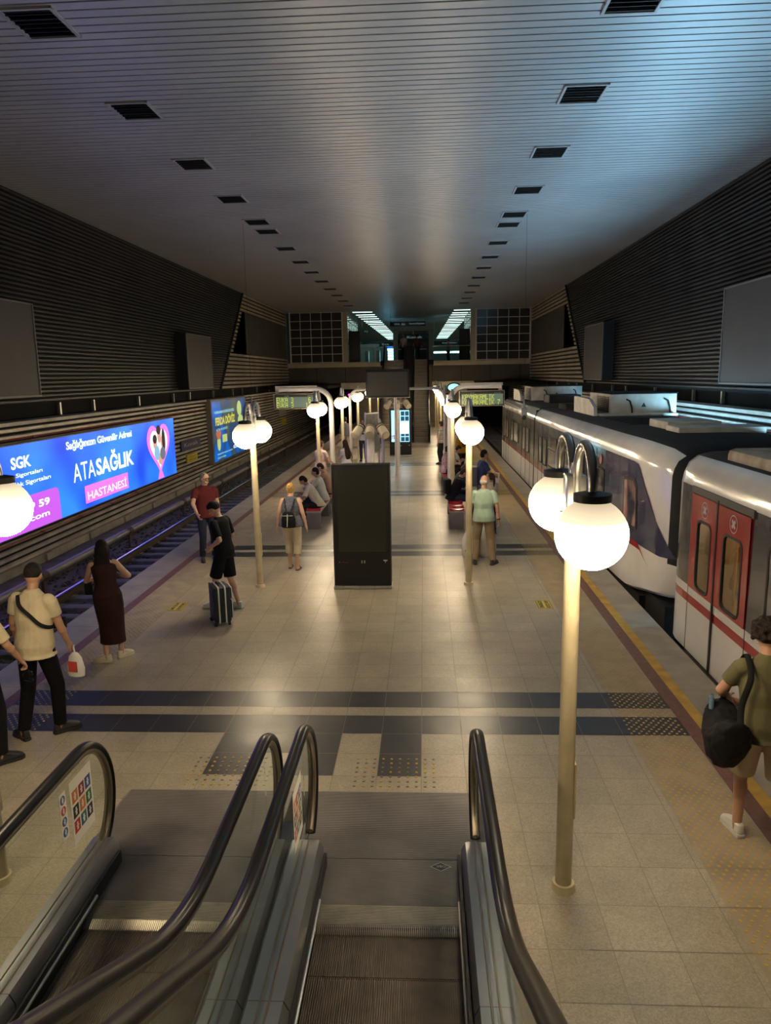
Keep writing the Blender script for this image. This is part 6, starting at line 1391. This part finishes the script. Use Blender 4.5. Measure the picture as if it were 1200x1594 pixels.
# ---- 5 black clothes with suitcase, facing left
t, J = person('person in black t-shirt and black shorts looking down, standing behind the suitcase', (-3.10, 10.92, 0), 82, 1.74, lean=5, side=0, feet=((0.02, 0.20, 10), (0.10, -0.17, -15)), pelvis=(0.03, 0, 0.95), twist=-8,
    hands=((-0.17, 0.13, 1.03), (0.20, 0.16, 1.0)), elbows=((-0.5, -1, 0.1), (0.35, -1, 0.0)), head=(12, 32), vox=0.0085, skin='fair', hair=('cap', (0.012, 0.010, 0.010)), top=('tee', (0.007, 0.007, 0.008), {'loose': 0.035, 'sleeve': 0.85, 'hem': -0.10}), bottom=('shorts', (0.007, 0.007, 0.008), 1.12), shoes=('sneaker', (0.6, 0.6, 0.6)), palms=(None, (-1, 0, 0)))
b = thing('suitcase', 'small dark wheeled suitcase with silver trim standing in front of the person in black', 'suitcase', (-3.02, 10.30, 0), 28)
M_case = mat('case_fabric', (0.009, 0.010, 0.014), 0.7, bump=0.3, bscale=30); M_csil = mat('case_silver', (0.62, 0.62, 0.60), 0.4, 0.2)
m = MB(); m.bbox(-0.115, -0.19, 0.05, 0.125, 0.19, 0.58, 0.03); m.build('case_body', M_case, b)
m = MB()
for x in (-0.05, 0.045):
    pa = rr_poly(-0.197, 0.197, 0.045, 0.587, 0.05, 5); m.tube([(x, a, z) for a, z in pa] + [(x, *pa[0])], 0.012, 6)
m.build('silver_piping', M_csil, b)
m = MB(); m.bbox(0.12, -0.15, 0.10, 0.165, 0.15, 0.36, 0.015); m.bbox(0.12, -0.14, 0.39, 0.15, 0.14, 0.55, 0.012); m.build('front_pocket', M_case, b)
m = MB(); 
for z0, z1 in ((0.09, 0.365), (0.385, 0.555)):
    pa = rr_poly(-0.155, 0.155, z0, z1, 0.04, 5); m.tube([(0.15, a, z) for a, z in pa] + [(0.15, *pa[0])], 0.007, 6)
m.build('pocket_trim', M_csil, b)
m = MB(); m.tube([(-0.02, -0.07, 0.57), (-0.02, -0.06, 0.62), (-0.02, 0.06, 0.62), (-0.02, 0.07, 0.57)], 0.012, 8); m.build('handle', M_blk, b); m = MB(); m.tube([(0.0, -0.20, 0.22), (0, -0.235, 0.25), (0, -0.235, 0.38), (0, -0.20, 0.41)], 0.012, 8); m.build('handle', M_blk, b); m = MB(); m.bbox(-0.125, -0.13, 0.5, -0.10, 0.13, 0.60, 0.01); m.build('pull_handle', M_blk, b)
for y in (-0.15, 0.15):
    m = MB(); m.cyl((-0.10, y-0.015, 0.03), (-0.10, y+0.015, 0.03), 0.03, n=12); m.build('wheel', M_blk, b); m = MB(); m.box(0.08, y-0.02, 0, 0.11, y+0.02, 0.06); m.build('foot', M_blk, b, False)
# ---- 6 man in maroon shirt with glasses
t, J = person('person with grey hair and glasses in a maroon polo, turned towards the camera', (-4.28, 14.05, 0), -150, 1.76, lean=0, feet=((-0.12, 0.02, 8), (0.12, 0.0, -8)), hands=((-0.25, 0.05, 0.82), (0.24, 0.32, 1.0)), elbows=((-0.6, -1, -0.2), (0.9, -0.6, -0.2)), head=(20, 4), vox=0.010,
    skin='fair', hair=('short', (0.16, 0.15, 0.14)), top=('polo', (0.10, 0.018, 0.02), {'loose': 0.03}), bottom=('trousers', (0.02, 0.025, 0.045)), glasses=True, bulk=1.05)
# ---- 7 woman with backpack
t, J = person('person with blond bun, navy sleeveless top, cream capris and small black backpack, walking away', (-2.47, 13.33, 0), -3, 1.64, sex='f', lean=2, feet=((-0.08, 0.10, 5), (0.10, -0.04, -5)), hands=((-0.30, 0.02, 0.82), (0.31, 0.02, 0.82)), elbows=((-0.4, -1, 0), (0.4, -1, 0)), head=(0, 8), vox=0.010,
    skin='fair', hair=('bun', (0.42, 0.26, 0.10)), top=('tank', (0.035, 0.04, 0.07), {'loose': 0.04, 'hem': -0.06, 'mat': mat('cloth_dotted_navy', (0.02, 0.025, 0.05), 0.85, col2=(0.14, 0.15, 0.2), nscale=60)}), bottom=('capri', (0.55, 0.48, 0.35), 1.2), shoes=('sandal', (0.10, 0.05, 0.03)), bulk=1.18)
b = worn('backpack', 'small black backpack low on the back of the person with the blond bun', 'backpack', t); T_ = J['tor']; p = T_(0.10, 0.0, -0.235)
m = MB(); rs = []
for z, w_, d_ in ((-0.15, 0.10, 0.045), (-0.14, 0.13, 0.06), (0.0, 0.135, 0.075), (0.10, 0.105, 0.06), (0.15, 0.07, 0.03)): rs.append([p + Vector((math.cos(q*math.pi/9)*w_, math.sin(q*math.pi/9)*d_, z)) for q in range(18)])
m.loft(rs); m.remesh('pack', M_bag, b, 0.01, 3); m = MB(); m.tube([p + Vector((-0.01, -0.078, -0.12)), p + Vector((0.0, -0.083, 0.0)), p + Vector((0.0, -0.062, 0.11))], 0.008, 6); m.tube([p + Vector((-0.1, -0.06, 0.08)), p + Vector((0.1, -0.06, 0.085))], 0.005, 6); m.build('zip', MATS['mark_white'], b)
strap([p + Vector((0.04, 0.03, 0.15)), T_(0.36, 0.075, -0.155), T_(0.485, 0.10, -0.07), T_(0.45, 0.11, 0.10)], 0.026, 0.01, M_bag, b); strap([p + Vector((-0.04, 0.03, 0.15)), T_(0.33, -0.07, -0.155), T_(0.485, -0.10, -0.07), T_(0.45, -0.11, 0.10)], 0.018, 0.008, M_bag, b)
# ---- seated people
def seated(label, x, y, rz, **k):
    d = dict(h=1.70, pelvis=(0, -0.03, 0.57), lean=20, feet=((-0.13, 0.42, 5), (0.13, 0.42, -5)), hands=((-0.10, 0.42, 0.78), (0.12, 0.42, 0.78)), elbows=((-1, -0.4, -0.5), (1, -0.4, -0.5)), knees=((-0.1, 0.3, 1), (0.1, 0.3, 1)), head=(0, 30), vox=0.012)
    d.update(k); return person(label, (x, y, 0), rz, **d)
GS = 'people sitting on the left benches'
seated('person sitting nearest on the left bench in white t-shirt, bent over a phone', -2.58, 17.45, 92, lean=30, hair=('short', (0.015, 0.012, 0.012)), skin='brown', top=('tee', (0.55, 0.50, 0.42), {'loose': 0.03, 'sleeve': 0.8}))
seated('person sitting second on the left bench in white t-shirt, short black hair', -2.58, 18.32, 84, lean=14, head=(10, 15), hair=('short', (0.012, 0.010, 0.010)), skin='tan', top=('tee', (0.52, 0.52, 0.48), {'loose': 0.03}))
seated('bearded person sitting on the farther left bench in brown t-shirt, looking down', -2.58, 19.5, 88, lean=16, hair=('short', (0.03, 0.018, 0.012)), skin='fair', top=('tee', (0.34, 0.22, 0.16), {'loose': 0.03}), bottom=('trousers', (0.04, 0.035, 0.035)))
# ---- right bench
t, J = seated('person in black t-shirt and jeans sitting on the right bench, looking at a phone', 0.72, 18.25, -80, lean=24, hair=('short', (0.05, 0.03, 0.018)), skin='fair', top=('tee', (0.013, 0.014, 0.018), {'loose': 0.035, 'sleeve': 0.7}), bottom=('trousers', (0.035, 0.05, 0.085)), hands=((-0.06, 0.36, 0.90), (0.10, 0.38, 0.88)), feet=((-0.13, 0.50, 5), (0.13, 0.46, -5)))
b = worn('backpack', 'black backpack on the person in black sitting on the right bench', 'backpack', t); T_ = J['tor']; p = T_(0.20, 0, -0.22); m = MB(); m.bbox(p.x-0.14, p.y-0.09, p.z-0.2, p.x+0.14, p.y+0.08, p.z+0.18, 0.04); m.remesh('pack', M_bag, b, 0.014, 4)
b = worn('smartphone', 'phone held by the person in black on the right bench', 'phone', t); p = (J['wr'][0]+J['wr'][1])/2 + Vector((0, 0.08, 0.04)); m = MB(); m.bbox(p.x-0.036, p.y-0.004, p.z-0.07, p.x+0.036, p.y+0.004, p.z+0.07, 0.004); m.build('phone_body', M_blk, b)
# ---- blue tee
t, J = person('person with dark hair in blue t-shirt seen in profile, holding a white paper, grey backpack', (1.38, 18.15, 0), -75, 1.72, lean=6, feet=((-0.1, 0.15, 4), (0.1, -0.15, -4)), hands=((-0.02, 0.34, 1.12), (0.14, 0.36, 1.08)), elbows=((-1, -0.3, -0.6), (1, -0.4, -0.6)), head=(0, 8), vox=0.011, skin='tan', hair=('short', (0.012, 0.010, 0.010)),
    top=('tee', (0.05, 0.07, 0.17), {'loose': 0.03, 'sleeve': 0.7}), bottom=('shorts', (0.17, 0.17, 0.19), 1.1), shoes=('sneaker', (0.3, 0.3, 0.3)))
b = worn('backpack', 'grey backpack on the person in the blue t-shirt', 'backpack', t); T_ = J['tor']; p = T_(0.12, 0.02, -0.23); m = MB(); m.bbox(p.x-0.15, p.y-0.10, p.z-0.24, p.x+0.15, p.y+0.09, p.z+0.24, 0.05); m.remesh('pack', mat('pack_grey', (0.13, 0.13, 0.15), 0.7, bump=0.3, bscale=9), b, 0.013, 4)
for s in (-1, 1): strap([T_(0.38, 0.11*s, -0.15), T_(0.53, 0.12*s, -0.02), T_(0.42, 0.13*s, 0.13), T_(0.2, 0.15*s, 0.14)], 0.04, 0.012, MATS['pack_grey'], b)
b = worn('folded_paper', 'white folded paper in the hands of the person in the blue t-shirt', 'paper', t); p = (J['wr'][0]+J['wr'][1])/2 + Vector((0, 0.03, -0.06)); m = MB()
m.loft([[p + Vector((x, y0_ + 0.02*math.sin(x*20), z)) for y0_, z in ((0, -0.16), (0.012, -0.16), (0.05, 0.12), (0.038, 0.12))] for x in (-0.13, -0.06, 0.0, 0.07, 0.13)]); m.build('sheet', mat('paper', (0.6, 0.58, 0.52), 0.7), b)
# ---- aqua
t, J = person('balding person seen from behind in pale green t-shirt and khaki trousers beside the lamp post', (1.10, 13.62, 0), -2, 1.70, lean=1, feet=((-0.17, 0.02, 12), (0.18, -0.02, -30)), hands=((-0.29, 0.03, 0.80), (0.30, 0.02, 0.80)), elbows=((-0.5, -1, 0), (0.5, -1, 0)), head=(-15, 10), vox=0.009, skin='tan', hair=('balding', (0.42, 0.38, 0.34)),
    top=('tee', (0.28, 0.38, 0.31), {'loose': 0.04, 'sleeve': 0.72, 'hem': -0.08}), bottom=('trousers', (0.25, 0.19, 0.12), 1.15), shoes=('sneaker', (0.04, 0.04, 0.045)), bulk=1.06, curl=0.6)
b = worn('wristwatch', 'dark watch on the wrist of the person in the pale green t-shirt', 'watch', t); q_ = (J['wr'][1]-J['el'][1]).normalized(); m = MB(); m.cyl(J['wr'][1]-q_*0.03, J['wr'][1]-q_*0.006, 0.033, n=16); m.build('strap', M_blk, b)
def sack(name, label, x, y, w, d, h, mm, marks=True):
    t = thing(name, label, 'bag', (x, y, 0)); m = MB(); rs = []
    for z, k in ((0.0, 0.80), (0.04, 0.98), (h*0.3, 1.05), (h*0.6, 0.95), (h*0.85, 0.6), (h, 0.35)): rs.append([Vector((math.cos(q*math.pi/10)*w*k*(1+0.06*math.sin(q*1.7+z*9)), math.sin(q*math.pi/10)*d*k, z)) for q in range(20)])
    m.loft(rs); m.build('bag_body', mm, t)
    if marks:
        m = MB()
        for (a, z, r) in ((-0.45, 0.16, 0.04), (-0.1, 0.12, 0.05), (-0.2, 0.3, 0.03)): m.tube([(w*(a) + r*math.cos(q*0.7), -d*0.985 - 0.004, z + r*math.sin(q*0.7)) for q in range(7)], 0.006, 5)
        m.build('printed_marks', M_blk, t)
    return t
sack('carrier_bag', 'big white carrier bag with dark print standing behind the lamp post', 0.90, 14.22, 0.17, 0.14, 0.60, mat('plastic_white2', (0.60, 0.56, 0.50), 0.45, bump=0.5, bscale=8))
sack('carrier_bag', 'big white carrier bag standing behind the khaki trousers', 1.22, 14.30, 0.17, 0.15, 0.62, MATS['plastic_white2'], False)
# ---- girl in front of him
person('person with brown hair half hidden beyond the balding person in pale green', (1.50, 16.35, 0), 30, 1.38, sex='f', lean=2, hair=('ponytail', (0.05, 0.022, 0.02)), skin='fair', top=('tee', (0.5, 0.42, 0.38)), bottom=('trousers', (0.03, 0.03, 0.04)), vox=0.012, hands=((-0.1, 0.3, 1.0), (0.14, 0.3, 1.0)))
# ---- people farther down the platform
far = dict(vox=0.014)
t, J = person('person in patterned top and pale trousers standing behind the third left lamp post', (-3.05, 21.6, 0), -35, 1.70, sex='f', hair=('short', (0.06, 0.03, 0.02)), skin='fair', top=('tee', (0.5, 0.38, 0.34), {'mat': mat('cloth_patterned', (0.45, 0.28, 0.25), 0.85, col2=(0.6, 0.5, 0.45), nscale=14)}), bottom=('trousers', (0.36, 0.33, 0.31), 1.1), hands=((-0.12, 0.3, 1.1), (0.2, 0.3, 1.05)), bulk=1.1, **far)
t, J = person('person with very long dark hair in white t-shirt and jeans near the left sign post', (-2.40, 22.7, 0), 40, 1.62, sex='f', hair=('long', (0.03, 0.015, 0.012)), skin='fair', top=('tee', (0.55, 0.55, 0.58)), bottom=('trousers', (0.05, 0.09, 0.17)), hands=((-0.12, 0.3, 1.1), (0.2, 0.3, 1.05)), head=(0, 15), **far)
b = worn('handbag', 'beige and dark handbag carried by the person with very long dark hair', 'bag', t); m = MB(); m.bbox(0.16, -0.12, 0.72, 0.30, 0.12, 1.0, 0.02); m.build('bag_body', mat('bag_beige', (0.45, 0.36, 0.25), 0.6), b); strap([(0.23, 0, 1.0), (0.18, -0.02, 1.2), (0.13, -0.02, 1.33)], 0.02, 0.008, M_bag, b)
person('person in grey shirt and beige trousers walking away by the left platform edge', (-3.55, 33.5, 0), 5, 1.72, hair=('short', (0.02, 0.02, 0.02)), top=('shirt', (0.09, 0.10, 0.12), {'sleeve': 1.6}), bottom=('trousers', (0.38, 0.32, 0.24), 1.1), feet=((-0.12, 0.1, 4), (0.12, -0.1, -4)), bulk=1.12, **far)
person('person in white t-shirt with folded arms facing the camera, left of the notice board', (-2.55, 31.0, 0), 178, 1.75, hair=('short', (0.02, 0.015, 0.012)), top=('tee', (0.55, 0.55, 0.55)), bottom=('trousers', (0.03, 0.04, 0.06)), hands=((0.12, 0.22, 1.18), (-0.12, 0.24, 1.16)), elbows=((-1, 0.2, -0.6), (1, 0.2, -0.6)), palms=((0, -1, 0), (0, -1, 0)), **far)
person('person in dark clothes with folded arms standing behind the hanging television pole', (-2.35, 36.5, 0), 170, 1.75, skin='brown', top=('tee', (0.45, 0.43, 0.42)), bottom=('trousers', (0.02, 0.02, 0.03)), **far)
person('person in black and white striped top standing right beyond the sign post', (0.70, 29.6, 0), 60, 1.70, sex='f', hair=('short', (0.03, 0.02, 0.015)), top=('tee', (0.5, 0.5, 0.5), {'mat': mat('cloth_striped', (0.02, 0.02, 0.025), 0.85, col2=(0.6, 0.58, 0.55), nscale=7, stretch=(0.02, 0.02, 4))}), **far)
person('person in mustard top standing behind the seated people on the right', (1.30, 25.6, 0), 40, 1.72, sex='f', hair=('long', (0.10, 0.05, 0.03)), skin='fair', top=('tee', (0.42, 0.20, 0.02), {'sleeve': 1.5}), bottom=('trousers', (0.03, 0.03, 0.04)), **far)
seated('person in pink and white patterned top sitting on the far right bench', 0.66, 23.4, -85, sex='f', hair=('bun', (0.03, 0.018, 0.015)), skin='fair', lean=8, top=('tank', (0.6, 0.4, 0.45), {'mat': mat('cloth_pinkwhite', (0.55, 0.12, 0.22), 0.8, col2=(0.6, 0.6, 0.68), nscale=22)}), vox=0.014)
seated('person in white t-shirt sitting on the far right bench, leaning forward', 0.85, 24.3, -80, lean=26, hair=('short', (0.05, 0.03, 0.02)), top=('tee', (0.52, 0.48, 0.42)), vox=0.014)
seated('person in dark t-shirt sitting beyond the person in black on the right bench', 0.80, 19.9 - 0.9, -78, lean=22, hair=('short', (0.05, 0.03, 0.02)), skin='fair', top=('tee', (0.05, 0.055, 0.05)), vox=0.014)
# ---- upper level
person('person in white t-shirt standing at the top of the far escalators', (-1.28, 50.6, ZM), 150, 1.76, top=('tee', (0.5, 0.5, 0.5)), hair=('short', (0.015, 0.012, 0.012)), hands=((-0.2, 0.28, 1.0), (0.25, 0.2, 0.9)), vox=0.016)
person('person in dark red shirt and black trousers at the top of the far right escalator', (-0.42, 50.2, ZM), 5, 1.70, top=('shirt', (0.16, 0.05, 0.04), {'sleeve': 1.5}), hair=('short', (0.015, 0.012, 0.012)), hands=((-0.33, 0.1, 0.9), (0.33, 0.1, 0.9)), feet=((-0.18, 0, 5), (0.18, 0, -5)), bulk=1.08, vox=0.016)
person('person in grey sitting posture behind the glass railing of the upper level', (1.9, 56.5, ZM), 120, 1.6, top=('tee', (0.2, 0.25, 0.27)), vox=0.018)
person('passenger in yellow t-shirt inside the nearest car, seen through the door glass', (3.98, 9.15, 0.02), -100, 1.60, top=('tee', (0.62, 0.36, 0.04), {'loose': 0.04}), bottom=('trousers', (0.05, 0.05, 0.06)), skin='brown', hands=((-0.2, 0.3, 1.1), (0.25, 0.28, 1.25)), vox=0.011)
